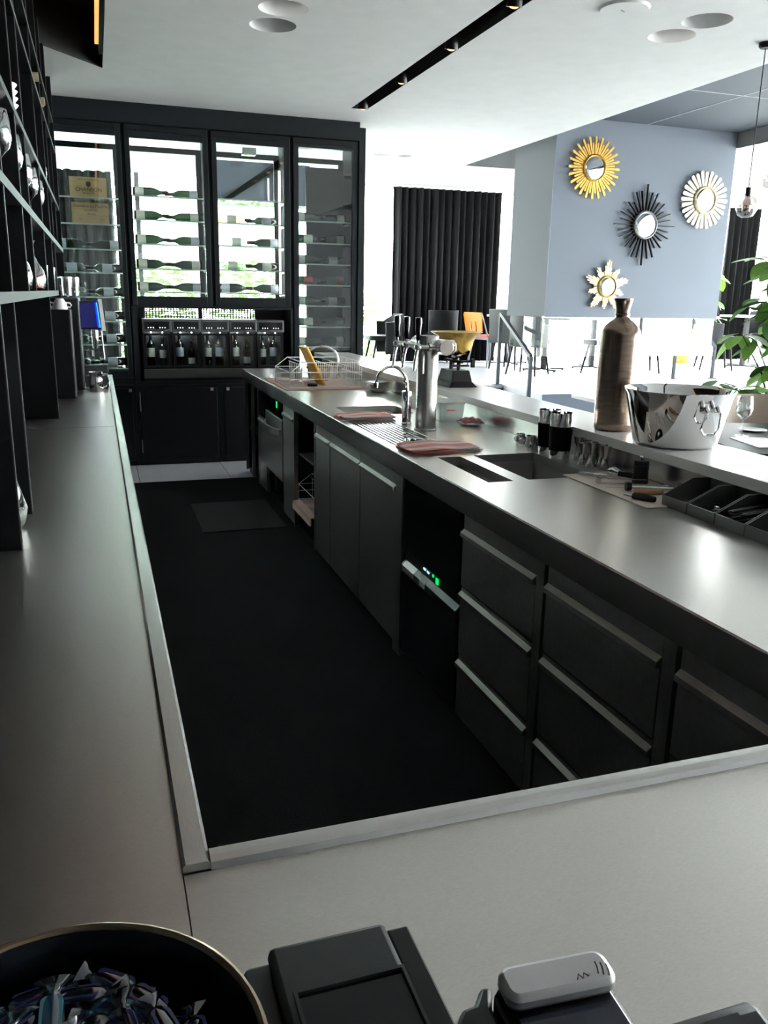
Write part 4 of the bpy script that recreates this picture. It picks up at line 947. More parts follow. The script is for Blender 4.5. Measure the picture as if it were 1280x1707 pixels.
# paper mat with bar tools
tag(MB().prism([(1.612, 2.672), (1.872, 2.672), (1.872, 2.155), (1.612, 2.155)], ZS, ZS+.004).build('paper_mat', PAPER), 'beige paper mat with bar tools on the counter', 'paper mat')
ZP = ZS+.0045
t = thing('pepper_mill', 'short black pepper mill on the paper mat', 'pepper mill', (1.808, 2.47, ZP))
MB().lathe([(.001, 0), (.027, 0), (.029, .004), (.026, .04), (.027, .062), (.024, .064)], (1.808, 2.47, ZP), 24).build('body', BLACK, t)
MB().lathe([(.024, .0645), (.027, .066), (.026, .082), (.001, .086)], (1.808, 2.47, ZP), 24).build('head', BLACK, t); MB().ball((1.808, 2.47, ZP+.093), .008, 12).build('knob', POLISH, t)
def tool(name, lab, cat, parts):
    xs = [q for p in parts for q in p[1]]; c_ = (sum(p[0] for p in xs)/len(xs), sum(p[1] for p in xs)/len(xs), ZP)
    t = thing(name, lab, cat, c_, group='bar tools on the paper mat')
    for nm, pts, r, mt in parts: MB().tube(pts, r, 10).build(nm, mt, t)
    return t
def L(x, y, z=.008): return (x, y, ZP+z)
tool('paring_knife', 'small knife with wooden handle on the paper mat', 'knife', [('handle', [L(1.685, 2.33, .010), L(1.735, 2.305, .010), L(1.77, 2.285, .010)], [.009, .010, .008], WOODH), ('blade', [L(1.77, 2.285), L(1.84, 2.245)], [.006, .003], STEEL)])
tool('muddler', 'black-tipped steel muddler beside the wooden-handled knife', 'muddler', [('tip', [L(1.683, 2.375, .016), L(1.70, 2.37, .016)], [.015, .014], BLACK), ('rod', [L(1.70, 2.37, .014), L(1.86, 2.30, .012)], [.007, .006], STEEL)])
tool('zester', 'small zester with thick black handle near the mat edge', 'zester', [('handle', [L(1.635, 2.265, .011), L(1.665, 2.225, .011), L(1.675, 2.20, .011)], [.009, .0115, .009], BLACK), ('blade', [L(1.635, 2.265), L(1.625, 2.30)], [.004, .003], STEEL)])
tool('bar_spoon', 'long steel bar spoon lying across the paper mat', 'spoon', [('stem', [L(1.64, 2.43, .004), L(1.76, 2.40, .004), L(1.84, 2.38, .004)], .0022, STEEL), ('bowl_end', [L(1.835, 2.38, .006), L(1.85, 2.375, .006), L(1.866, 2.37, .006)], [.004, .009, .004], STEEL)])
tool('peeler', 'steel peeler at the far end of the paper mat', 'peeler', [('blade', [L(1.66, 2.64), L(1.70, 2.60)], .006, STEEL), ('handle', [L(1.70, 2.60), L(1.735, 2.565)], .007, POLISH), ('guard', [L(1.66, 2.64, .012), L(1.68, 2.60, .016), L(1.70, 2.60, .012)], .003, POLISH)])
tool('lemon_squeezer', 'chrome lemon squeezer with black grip by the pepper mill', 'squeezer', [('cup', [L(1.755, 2.59, .02), L(1.765, 2.57, .022), L(1.775, 2.55, .02)], [.012, .021, .014], POLISH), ('grip', [L(1.775, 2.55, .018), L(1.80, 2.52, .018), L(1.812, 2.50, .016)], [.009, .011, .009], BLACK)])
t = thing('tongs', 'flat steel ice tongs lying on the paper mat', 'tongs', (1.72, 2.47, ZP), group='bar tools on the paper mat')
MB().prism([(1.652, 2.505), (1.657, 2.49), (1.81, 2.435), (1.81, 2.447)], ZP, ZP+.004).build('lower_arm', STEEL, t); MB().prism([(1.652, 2.505), (1.657, 2.49), (1.81, 2.435), (1.81, 2.447)], ZP+.018, ZP+.021).build('upper_arm', STEEL, t); MB().box(1.648, 1.658, 2.488, 2.507, ZP, ZP+.021).build('bend', STEEL, t)
# sloped steel caddies
for k in range(5):
    y1 = 2.185 - .125*k; y0 = y1-.12
    t = thing('bar_caddy', ['empty steel caddy bin next to the paper mat', 'steel caddy bin holding bottle openers and stoppers', 'steel caddy bin filled with black straws', 'empty steel caddy bin right of the straws', 'steel caddy bin at the right picture edge'][k], 'caddy bin', (1.78, (y0+y1)/2, ZS), group='sloped steel caddy bins')
    side = [(1.690, ZS), (1.874, ZS), (1.874, ZS+.085), (1.80, ZS+.085), (1.690, ZS+.035)]
    CADDY = mat('caddy_steel', (.22, .22, .22), .4, .9)
    MB().prism(side, y0, y0+.003, 'y').build('side_wall', CADDY, t, smooth=False); MB().prism(side, y1-.003, y1, 'y').build('side_wall', CADDY, t, smooth=False)
    MB().box(1.690, 1.694, y0+.003, y1-.003, ZS, ZS+.035).build('front_lip', CADDY, t, smooth=False); MB().box(1.870, 1.874, y0+.003, y1-.003, ZS, ZS+.085).build('back_wall', CADDY, t, smooth=False); MB().box(1.694, 1.870, y0+.003, y1-.003, ZS, ZS+.003).build('base', CADDY, t, smooth=False)
    if k == 1:
        for q in range(5):
            xx = 1.725+.025*q; yy = y0+.03+.06*((q*7) % 3)/2
            tag(MB().lathe([(.001, 0), (.012, 0), (.013, .012), (.008, .016), (.007, .03), (.010, .034), (.001, .036)], (xx, yy, ZS+.0035), 14).build('bottle_stopper', POLISH if q % 2 else BLACK), ['black bottle stopper at the front of the tool caddy', 'chrome bottle stopper beside the front black one', 'black bottle stopper in the middle of the tool caddy', 'chrome bottle stopper behind the middle black one', 'black bottle stopper at the back of the tool caddy'][q], 'bottle stopper', 'stoppers in the caddy')
    if k == 2:
        rnd = random.Random(9)
        for q in range(40):
            yy = y0+.008+.104*rnd.random(); z_ = ZS+.008+.045*rnd.random()
            o = MB().tube([(1.70+.01*rnd.random(), yy, z_), (1.862, yy+.0*rnd.uniform(-1, 1), z_+.015)], .0028, 6).build('straw', BLACK)
            tag(o, 'thin black straw in the caddy bin', 'straw', 'black straws in the caddy')
wire_rack('wire_rack', 'white wire rack inside the open counter niche', FX+.02, 1.62, 4.79, 5.29, .222, .17, WIRE, .0025, 7)
tag(MB().prism([(FX-.016, .17), (FX-.014, .2155), (FX+.3, .2155), (FX+.3, .221), (FX-.022, .221), (FX-.026, .17)], 4.80, 5.28, 'y').build('cloth_liner', CLOTHM), 'pale cloth hanging out under the niche wire rack', 'cloth')
t = thing('pail', 'grey pail at the right side of the open niche', 'bucket', (1.32, 4.86, .5302))
MB().lathe([(.001, .001), (.05, 0), (.065, .12), (.063, .12), (.048, .004), (.001, .004)], (1.32, 4.87, .5302), 20, caps=False).build('pail', mat('grey_pail', (.12, .13, .14), .4), t)

# ================================================================== LEDGE
ZL = 1.0376
# kitchen scale with brass pan
sx, sy = 1.995, 4.60
t = thing('kitchen_scale', 'antique black iron scale with hammered brass bowl on the ledge', 'scale', (sx, sy, ZL))
def frustum(m, x, y, z0, z1, a0, b0, a1, b1):
    return m.add([(x-a0, y-b0, z0), (x+a0, y-b0, z0), (x+a0, y+b0, z0), (x-a0, y+b0, z0), (x-a1, y-b1, z1), (x+a1, y-b1, z1), (x+a1, y+b1, z1), (x-a1, y+b1, z1)], [(0,3,2,1),(4,5,6,7),(0,1,5,4),(1,2,6,5),(2,3,7,6),(3,0,4,7)])
m = MB(); frustum(m, sx, sy, ZL, ZL+.008, .088, .13, .088, .13); frustum(m, sx, sy, ZL+.008, ZL+.03, .084, .125, .066, .108); frustum(m, sx, sy, ZL+.03, ZL+.095, .065, .107, .052, .092)
m.build('base', IRON, t, smooth=False, bevel=.003)
m = MB(); m.cyl((sx, sy-.05, ZL+.095), .012, .05, 12); m.cyl((sx, sy+.06, ZL+.095), .012, .05, 12); m.bar((sx-.01, sy-.12, ZL+.145), (sx-.01, sy+.14, ZL+.145), .016, .014); m.bar((sx+.06, sy-.06, ZL+.12), (sx-.06, sy-.06, ZL+.12), .012, .012)
m.bar((sx+.085, sy-.06, ZL+.11), (sx+.085, sy-.06, ZL+.16), .02, .02); m.bar((sx+.085, sy-.06, ZL+.145), (sx-.06, sy-.06, ZL+.145), .01, .014); m.build('beam', IRON, t, smooth=False)
m = MB()
for k in range(4):
    a = PI/4+k*PI/2; m.bar((sx, sy, ZL+.165), (sx+.075*math.cos(a), sy+.075*math.sin(a), ZL+.175), .012, .01); m.bar((sx+.075*math.cos(a), sy+.075*math.sin(a), ZL+.172), (sx+.088*math.cos(a), sy+.088*math.sin(a), ZL+.205), .012, .008)
m.cyl((sx, sy, ZL+.145), .02, .025, 14); m.build('pan_bracket', IRON, t, smooth=False)
MB().lathe([(.001, .181), (.05, .181), (.078, .19), (.092, .22), (.10, .255), (.118, .292), (.150, .310), (.152, .313), (.149, .314), (.116, .296), (.098, .258), (.09, .222), (.074, .193), (.001, .185)], (sx, sy, ZL), 40, caps=False).build('brass_bowl', BRASS, t, angle=60)
# bronze bottle
bx_, by_ = 1.965, 2.90
t = thing('bronze_bottle', 'large bronze-glazed bottle vase standing on the ledge', 'vase', (bx_, by_, ZL))
MB().lathe([(.001, .004), (.07, 0), (.077, .006), (.0785, .03), (.0785, .375), (.076, .392), (.064, .412), (.046, .428), (.032, .438), (.0265, .446), (.0265, .452), (.029, .454), (.029, .459), (.026, .461), (.0265, .475), (.034, .505), (.0365, .512), (.0365, .518), (.033, .518), (.024, .48), (.024, .44)], (bx_, by_, ZL), 48, caps=False).build('body', BRONZE, t, angle=50)
# ice bucket
ux, uy = 1.995, 2.545
t = thing('ice_bucket', 'wide polished steel champagne bucket with ring handles on the ledge', 'ice bucket', (ux, uy, ZL))
MB().lathe([(.001, .002), (.125, .0), (.14, .003), (.15, .012), (.188, .185), (.196, .198), (.197, .202), (.193, .203), (.184, .19), (.146, .016), (.13, .008), (.001, .007)], (ux, uy, ZL), 64, caps=False).build('bowl', POLISH, t, angle=60)
for s_, nm in ((0, 'near'), (PI, 'far')):
    a = math.radians(-94)+s_; ca, sa = math.cos(a), math.sin(a); ta = Vector((-sa, ca, 0)); ra = Vector((ca, sa, 0)); c0 = Vector((ux, uy, ZL+.145))
    for q in (-1, 1): ho = MB().tube([c0 + ra*.176 + ta*.022*q, c0 + ra*.20 + ta*.022*q + Vector((0, 0, .012)), c0 + ra*.212 + ta*.022*q + Vector((0, 0, -.004))], [.010, .009, .007], 10).build('handle_mount', POLISH, t)
    MB().tube([c0 + ra*.21 + ta*.03 + Vector((0, 0, -.002)), c0 + ra*.21 - ta*.03 + Vector((0, 0, -.002)), c0 + ra*.198 - ta*.036 + Vector((0, 0, -.06)), c0 + ra*.194 - ta*.02 + Vector((0, 0, -.08)), c0 + ra*.194 + ta*.02 + Vector((0, 0, -.08)), c0 + ra*.198 + ta*.036 + Vector((0, 0, -.06))], .0045, 8, True).build('ring', POLISH, ho)
# ================================================================== HOOD WITH SUNBURST MIRRORS
HY = 8.40
hd = thing('hanging_hood', 'large blue-grey hanging chimney hood carrying four sunburst mirrors', 'hood', (5.8, 8.7, 1.35))
MB().prism([(4.70, HY+.02), (6.99, HY+.02), (6.99, 8.95), (4.62, 8.95), (4.43, 8.80)], 1.352, ZK-.001).build('hood_body', HOODP2, hd, smooth=False)
MB().box(4.695, 7.0, HY, HY+.018, 1.35, ZK-.001).build('front_or_reflector_panel', HOODP, hd, smooth=False)
# glass below the hood
def pane(lab, a, b, z0, z1, th=.012):
    d = (Vector(b)-Vector(a)).normalized(); n = Vector((-d.y, d.x))*th/2
    P = [Vector(a)-n, Vector(b)-n, Vector(b)+n, Vector(a)+n]
    return tag(MB().prism([tuple(p) for p in P], z0, z1).build('glass_pane', GLASS, smooth=False), lab, 'glass pane', 'glass screens under the hood')
pane('left slanted glass pane below the hood', (4.685, 8.42), (4.56, 8.62), .92, 1.35)
pane('first front glass pane below the hood beside the handrail', (4.70, 8.42), (5.42, 8.42), .92, 1.35); pane('middle front glass pane below the hood behind the bronze bottle', (5.43, 8.42), (6.2, 8.42), .92, 1.35); pane('right front glass pane below the hood', (6.21, 8.42), (6.98, 8.42), .92, 1.35)

def ray_set(t, cx0, cz0, n, fn, mt, y, th=.014, prof=None):
    for k in range(n):
        a = 2*PI*k/n; r0, r1, w0, w1 = fn(k, a); ca, sa = math.cos(a), math.sin(a)
        def P(r, s): return (cx0 + r*ca - s*sa, cz0 + r*sa + s*ca)
        poly = [P(r0, -w0/2), P(r1-w1*.3, -w1/2), P(r1, -w1*.25), P(r1, w1*.25), P(r1-w1*.3, w1/2), P(r0, w0/2)]
        dy = .004*(k % 2)
        MB().prism(poly, y+dy, y+dy+th, 'y').build('ray', mt, t, smooth=False)
def sunburst(lab, cx0, cz0, rm, n, fn, mt, rim, disc=None, th=.014, tilt=0):
    y = HY-.045
    t = thing('sunburst_mirror', lab, 'mirror', (cx0, HY-.02, cz0), group='sunburst mirrors on the hood')
    ray_set(t, cx0, cz0, n, fn, mt, y, th)
    MB().cyl((cx0, HY-.03, cz0), rm*1.3, .029, 32, 'y').build('back_disc', mt, t)
    MB().lathe([(rm*1.02, -.012), (rm*1.10, -.022), (rm*1.2, -.012), (rm*1.2, .01), (rm*1.02, .01)], (cx0, y, cz0), 40, axis='y', caps=False).build('mirror_ring', rim, t)
    dome = [(rm*1.04*math.sin(q*PI/2/6), -.006-.020*math.cos(q*PI/2/6)) for q in range(7)]
    MB().lathe([(max(a, 1e-6), b) for a, b in dome], (cx0, y, cz0), 36, axis='y', caps=False).build('mirror_glass', MIRROR, t, angle=80)
    return t
sunburst('round gold sunburst mirror at the upper left of the hood', 5.15, 2.91, .115, 48, lambda k, a: (.12, (.315, .255)[k % 2], .014, (.027, .020)[k % 2]), GOLD, GOLD)
def blk(k, a):
    v = abs(math.sin(a)); base = .30 + .11*v**8 + .07*abs(math.cos(a))**8
    return (.13, base + (.02, -.03, .01, -.04)[k % 4], .006, .007)
sunburst('black spiky sunburst mirror in the middle of the hood', 5.855, 2.36, .125, 32, blk, IRON, mat('pewter_ring', (.35, .35, .36), .4, .7), th=.03)
sunburst('pale ivory round sunburst mirror at the right of the hood', 6.61, 2.66, .125, 28, lambda k, a: (.13, .315 - .012*(k % 2), .026, .044), IVORY, GOLDP)
def star(k, a):
    ph = (k % 7); return (.10, (.165, .21, .27, .285, .26, .225, .17)[ph] - .045*((k//7) % 2), .011, .014)
sunburst('small pale gold star-shaped sunburst mirror near the lower edge of the hood', 5.425, 1.69, .10, 70, star, GOLDP, GOLD)

# ================================================================== RAILINGS
def railing(lab, p1, b1, p2, b2):
    t = thing('handrail', lab, 'handrail', (p1[0], p1[1], b1), group='grey handrails by the platform steps')
    rm_ = mat('grey_rail_paint', (.035, .042, .05), .5, .0, spec=.2)
    for p, b in ((p1, b1), (p2, b2)):
        MB().box(p[0]-.02, p[0]+.02, p[1]-.012, p[1]+.012, b, p[2]).build('post', rm_, t, smooth=False)
        MB().box(p[0]-.05, p[0]+.05, p[1]-.04, p[1]+.04, b, b+.008).build('foot_plate', rm_, t, smooth=False)
    MB().bar((p1[0], p1[1], p1[2]), (p2[0], p2[1], p2[2]), .035, .04).build('top_rail', rm_, t, smooth=False)
railing('grey sloping handrail beside the steps left of the hood', (4.44, 8.97, 1.37), PF+.0005, (4.31, 7.95+.0, .95), 0.0005)
railing('grey sloping handrail at the right below the hood', (7.16, 9.3, 1.5), PF+.0005, (7.78, 9.3, .97), PF+.0005)

# ================================================================== CHAIRS AND TABLES ON THE PLATFORM
def tub_chair(lab, x, y, rz, mt, seat_h=.45, back_h=.84, w=.56, arms=True, legm=None, z=PF, metal=False, d=.52, sd=.07, sb=None):
    t = thing('armchair' if arms else 'chair', lab, 'chair', (x, y, z+.0005), rz, 'chairs on the platform')
    legm = legm or LEATHER
    MB().prism(rrect(-w/2+.04, w/2-.04, -d/2, d/2-.03, .06), seat_h-sd, seat_h).build('seat', mt, t, local=True, bevel=.012)
    n = 18; vs = []; fs = []; A = 1.75 if arms else 1.0
    for i in range(n+1):
        a = -A + 2*A*i/n; s_ = math.sin(a); c_ = math.cos(a)
        px_ = (w/2)*s_/max(math.sin(min(A, PI/2)), .01)*.98; py_ = d/2 - .02 - (d*.46)*(1-c_) if arms else d/2 - .10*(1-c_)*2
        f = max(0, (abs(a)-.75)/(A-.75)) if arms else 0
        top = back_h - (back_h - seat_h - .19)*min(1, f*1.6)
        for zz, off in ((sb if sb else seat_h-.10, 0), (seat_h+.12, .01), (top, .035*(1 if arms else 1.6))):
            vs.append((px_*(1+off*.5), py_ + off*c_, zz))
    for i in range(n):
        for j in range(2): a = i*3+j; fs.append((a, a+3, a+4, a+1))
    o = MB().add(vs, fs).build('backrest', mt, t, local=True, angle=80)
    so = o.modifiers.new('t', 'SOLIDIFY'); so.thickness = .03; so.offset = 0; bv = o.modifiers.new('e', 'BEVEL'); bv.width = .008; bv.segments = 2
    for sx_ in (-1, 1):
        for sy_ in (-1, 1):
            MB().tube([(sx_*(w/2-.09), sy_*(d/2-.10), seat_h-sd), (sx_*(w/2-.04), sy_*(d/2-.03), 0)], [.018, .012], 8).build('leg', legm, t, local=True)
    return t
tub_chair('black leather armchair at far left before the curtain', 3.93, 11.7, math.radians(-95), LEATHER, .44, .74, .60, sb=.18)
tub_chair('dark armchair half hidden behind the orange-backed chair', 4.93, 12.0, math.radians(170), LEATHER, .46, .80, .44, False)
tub_chair('grey-green armchair nearest the handrail', 5.46, 10.15, math.radians(128), GREYLE, .47, .84, .5, True)
tub_chair('grey-green chair behind the handrail post', 5.62, 11.0, math.radians(125), GREYLE, .47, .84, .5, False)
tub_chair('dark round-backed chair seen through the left hood glass', 6.62, 10.1, math.radians(200), LEATHER, .46, .80, .5, False)
tub_chair('pale chair seen through the middle hood glass', 7.35, 10.3, math.radians(160), GREYCH, .46, .80, .5, False)
tub_chair('light grey lounge chair right of the hood', 8.88, 10.62, math.radians(60), GREYCH, .50, .86, .62, True)
tub_chair('dark lounge chair partly hidden by the leafy plant', 10.65, 11.55, math.radians(-30), LEATHER, .50, .86, .6, True)
tub_chair('beige chair behind the guest table at the right edge', 4.72, 5.0, math.radians(-25), mat('beige_leather', (.42, .34, .27), .6), .46, .86, .56, True, z=0)
# orange backed chair
t = thing('orange_chair', 'grey metal chair with bright orange backrest and red seat', 'chair', (5.52, 11.5, PF+.0005), math.radians(106), 'chairs on the platform')
MB().prism(rrect(-.2, .2, -.2, .2, .05), .43, .455).build('seat', REDSEAT, t, local=True)
b = MB(Matrix.Rotation(math.radians(-10), 4, 'X'))
b.prism([(-.18, .56), (-.075, .56), (-.07, .70), (-.055, .715), (-.04, .70), (-.035, .56), (.035, .56), (.04, .70), (.055, .715), (.07, .70), (.075, .56), (.18, .56), (.2, .80), (.18, .83), (-.18, .83), (-.2, .80)], .20, .216, 'y')
b.build('backrest', ORANGE, t, local=True)
for s_ in (-1, 1):
    MB().tube([(s_*.17, .18, .43), (s_*.175, .33, .78)], .011, 8).build('back_post', PGREY, t, local=True)
    for q in (-1, 1): MB().tube([(s_*.17, q*.17, .43), (s_*.22, q*.22, 0)], [.02, .012], 8).build('leg', PGREY, t, local=True)
m = MB(); m.bar((-.17, -.17, .41), (.17, -.17, .41), .03, .04); m.bar((-.17, .17, .41), (.17, .17, .41), .03, .04); m.bar((-.17, -.17, .41), (-.17, .17, .41), .03, .04); m.bar((.17, -.17, .41), (.17, .17, .41), .03, .04); m.build('seat_frame', PGREY, t, local=True, smooth=False)
def table(lab, x, y, w, d, mt, h=.74, z=PF, rz=0):
    t = thing('dining_table', lab, 'table', (x, y, z+.0005), rz, 'tables around the platform')
    MB().prism(rrect(-w/2, w/2, -d/2, d/2, .02), h-.03, h).build('table_top', mt, t, local=True)
    MB().box(-.03, .03, -.03, .03, .03, h-.03).build('column', IRON, t, local=True, smooth=False)
    m = MB(); m.bar((-.32, 0, .022), (.32, 0, .022), .045, .02); m.bar((0, -.32, .022), (0, .32, .022), .045, .02)
    for a, b in ((-.31, 0), (.31, 0), (0, -.31), (0, .31)): m.cyl((a, b, 0), .014, .014, 10)
    m.build('cross_foot', IRON, t, local=True, smooth=False); return t
table('white-topped table beside the orange-backed chair', 6.05, 11.9, .55, .55, TABLEW); table('dark table in front of the handrail chairs', 6.02, 10.72, .5, .5, TABLED)
table('white round-edged table behind the hood glass', 6.98, 11.0, .7, .6, TABLEW); table('white table at far left near the armchair', 3.28, 11.75, .5, .6, TABLEW)
table('white lounge table right of the hood below the leaves', 9.72, 10.95, .6, .6, TABLEW, .80)
table('dark guest table at the right with glass and candle', 3.92, 4.05, .95, 1.15, TABLED, .75, 0, math.radians(-14))
zt = PF+.7412
t = thing('water_bottle', 'clear water bottle on the far white table', 'bottle', (5.98, 11.85, zt))
MB().lathe([(.001, 0), (.045, 0), (.047, .10), (.03, .15), (.025, .17), (.035, .24), (.033, .24), (.001, .02)], (5.98, 11.85, zt), 20, caps=False).build('body', GLASSD, t)
for k, (x, y) in enumerate(((5.86, 11.98), (6.08, 12.02))):
    o = MB(); n = 12
    o.lathe([(.001, .06), (.03, .055), (.06, .03), (.075, .0), (.07, 0)], (x, y, zt), 16, caps=False)
    tag(o.build('napkin', WHITE), ['white folded napkin at the left of the far table', 'white folded napkin beside the water bottle'][k], 'napkin', 'folded napkins')
t = thing('tea_light', 'small orange tea light on the far white table', 'candle', (6.18, 11.80, zt))
MB().lathe([(.001, .001), (.025, 0), (.03, .06), (.028, .06), (.023, .004), (.001, .004)], (6.18, 11.80, zt), 16, caps=False).build('holder', mat('orange_glass', (.8, .25, .05), .3), t)
# guest table things
zq = .7512
t = thing('wine_goblet', 'clear stemmed glass on the guest table by the ice bucket', 'wine glass', (3.72, 4.12, zq))
MB().lathe([(1.15*r, 1.05*z) for r, z in wgl], (3.72, 4.12, zq), 28, caps=False).build('bowl', GLASSD, t, angle=60)
t = thing('candle', 'copper tea light holder on the guest table', 'candle', (3.88, 4.02, zq))
MB().lathe([(.001, .001), (.035, 0), (.038, .05), (.036, .05), (.033, .004), (.001, .004)], (3.88, 4.02, zq), 20, caps=False).build('holder', mat('copper', (.8, .45, .32), .35, .6), t)
MB().lathe([(.001, .0), (.03, 0), (.03, .03), (.001, .032)], (3.88, 4.02, zq+.005), 16).build('wax', mat('orange_wax', (.9, .35, .12), .5, emit=(1, .3, .05), estr=.4), t)
tag(MB(Matrix.Translation((3.66, 3.88, zq)) @ Matrix.Rotation(math.radians(-14), 4, 'Z')).box(-.11, .11, -.17, .17, 0, .004).build('menu_sheet', WHITE, smooth=False), 'white menu sheet on the guest table edge', 'menu')
tag(MB(Matrix.Translation((3.73, 3.60, zq)) @ Matrix.Rotation(math.radians(-14), 4, 'Z')).box(-.14, .14, -.05, .05, 0, .006).build('menu_folder', BLACKG, smooth=False), 'black menu folder at the near corner of the guest table', 'menu')
MBp = None
lathe_thing('side_plate', 'grey side plate on the guest table by the candle', 'plate', (3.95, 4.28, zq), [(.001, .001), (.05, 0), (.085, .01), (.084, .012), (.05, .004), (.001, .003)], WHITE)
# small glasses on the customer side of the bucket
for k in range(4):
    lathe_thing('tumbler', '%s upturned clear glass from the left behind the ice bucket' % ORD[k], 'tumbler', (3.98+.11*k, 6.0-.02*k, .7512), [(.034, 0), (.035, .002), (.03, .10), (.001, .104), (.001, .1), (.028, .097), (.033, .002)], GLASSD, 'glasses behind the ice bucket')
table('white guest table behind the ice bucket holding upturned glasses', 4.2, 6.05, .7, .6, TABLEW, .75, 0)

# ================================================================== PLANTS
def leaf_mesh():
    m = MB(); vs = []; fs = []; N = 6
    for j in range(N+1):
        u = j/N; wv = .50*math.sin(PI*min(1, u*.94+.03))**.75; z = -.22*u*u
        vs += [(-wv/2*1.0, u, z+.05*wv*2), (0, u, z), (wv/2, u, z+.05*wv*2)]
    for j in range(N):
        for k in range(2): a = j*3+k; fs.append((a, a+1, a+4, a+3))
    me = m.add(vs, fs).mesh('leaf', LEAF); me.polygons.foreach_set('use_smooth', [True]*len(me.polygons)); return me
LEAFM = leaf_mesh()
def plant(lab, x, y, z, spots, pot, size, seed, potm, potr=.16, poth=.4):
    rnd = random.Random(seed); t = thing('potted_plant', lab, 'plant', (x, y, z+.0005), group='leafy indoor plants')
    MB().lathe([(.001, .001), (potr*.75, 0), (potr, poth), (potr*.93, poth), (potr*.7, .02), (.001, .02)], (x, y, z+.0005), 24, caps=False).build('pot', potm, t)
    MB().lathe([(.001, 0), (potr*.9, 0)], (x, y, z+poth-.05), 20, caps=False).build('soil', mat('soil', (.03, .02, .015), .9), t)
    for (cx0, cy0, cz0, n, rr) in spots:
        c_ = Vector((cx0, cy0, cz0)); b0 = Vector((x, y, z+poth-.05))
        MB().tube([b0, b0.lerp(c_, .5) + Vector((0, 0, .12)), c_], [.012, .008, .004], 6).build('stem', STEM, t)
        for k in range(n):
            a = 2*PI*k/n + rnd.uniform(-.3, .3); el = rnd.uniform(-.9, .25); s_ = size*rnd.uniform(.75, 1.15)
            o = inst('leaf', LEAFM, t, c_ - world_org(t), (el, rnd.uniform(-.3, .3), a), LEAF if rnd.random() < .55 else LEAF2, (s_*1.15, s_, s_))
            st_ = Vector((math.sin(-a), math.cos(a), 0))*rr; o.location = o.location + st_ + Vector((0, 0, rnd.uniform(-.04, .04)))
rnd = random.Random(11); spots = []
for k in range(34): spots.append((5.36+rnd.uniform(-.42, .35)*(1 if k < 20 else .7), 5.55+rnd.uniform(-.3, .3), .62+1.36*k/34+rnd.uniform(-.05, .05), 6, .03))
plant('large green leafy plant at the right behind the guest table', 5.45, 5.6, 0, spots, None, .235, 2, mat('grey_pot', (.2, .2, .2), .6), .2, .45)
spots = [(9.25+rnd.uniform(-.2, .55), 11.75+rnd.uniform(-.15, .15), 1.3+.85*k/9, 6, .03) for k in range(10)]
plant('green plant in a gold pot beside the narrow curtain', 9.2, 11.8, PF, spots, None, .26, 5, GOLD, .2, .55)

# pendants
def pendant(x, y, z, zc, lab):
    t = thing('pendant_lamp', lab, 'pendant lamp', (x, y, z-.075), group='glass globe pendants')
    MB().tube([(x, y, zc), (x, y, z+.11)], .003, 6).build('cable', BLACK, t); MB().lathe([(.04, 0), (.04, -.02), (.03, -.03), (.001, -.03)], (x, y, zc-.0005), 18).build('ceiling_rose', IRON, t)
    MB().cyl((x, y, z+.055), .016, .055, 14).build('socket', IRON, t)
    MB().lathe([(.022, .062), (.05, .045), (.066, .012), (.064, -.02), (.045, -.055), (.022, -.066), (.001, -.068)], (x, y, z), 28, caps=False).build('globe', AMBERG, t, angle=80)
    MB().lathe([(.012, .055), (.024, .03), (.028, 0), (.022, -.03), (.001, -.04)], (x, y, z), 18, caps=False).build('bulb', glass('bulb_glass', (.55, .45, .42), .3, .8), t)
pendant(3.86, 4.48, 2.125, ZC, 'clear glass globe pendant hanging right of the hood mirrors')
pendant(4.40, 4.9, 2.37, ZK, 'glass globe pendant cut by the right picture edge')

# ================================================================== FOREGROUND
bx0, by0, zb = -.06, .475, ZT+.0006
bw = thing('candy_bowl', 'dark glazed bowl with gilt rim full of blue wrapped sweets', 'bowl', (bx0, by0, zb))
MB().lathe([(.001, .004), (.07, 0), (.075, .004), (.10, .04), (.128, .095), (.140, .137), (.1385, .138), (.124, .097), (.096, .044), (.072, .012), (.001, .010)], (bx0, by0, zb), 64, caps=False).build('bowl_body', BOWLG, bw, angle=60)
MB().tube([(bx0+.1405*math.cos(a), by0+.1405*math.sin(a), zb+.1375) for a in [2*PI*k/72 for k in range(72)]], .0032, 8, True).build('rim', RIM, bw)
def sweet_meshes():
    w_ = MB(); n = 10; pr = [(.0155, -.030), (.006, -.024), (.0035, -.020), (.0075, -.017), (.0092, -.010), (.0095, 0), (.0092, .010), (.0075, .017), (.0035, .020), (.006, .024), (.0155, .030)]
    vs = []; fs = []
    for i, (r, x) in enumerate(pr):
        for k in range(n):
            a = 2*PI*k/n; fl = .35 if i in (0, len(pr)-1) else .72; vs.append((x, r*math.cos(a), r*fl*math.sin(a)))
    for i in range(len(pr)-1):
        for k in range(n): fs.append((i*n+k, i*n+(k+1) % n, (i+1)*n+(k+1) % n, (i+1)*n+k))
    w_.add(vs, fs); a = w_.mesh('wrapper', BLUEC)
    b = MB().prism(rrect(-.0155, .0155, -.008, .008, .0045), -.005, .005).mesh('lozenge', CANDY)
    return a, b
SW, SL = sweet_meshes()
for me in (SW,): me.polygons.foreach_set('use_smooth', [True]*len(me.polygons))
rnd = random.Random(21); cnt = 0
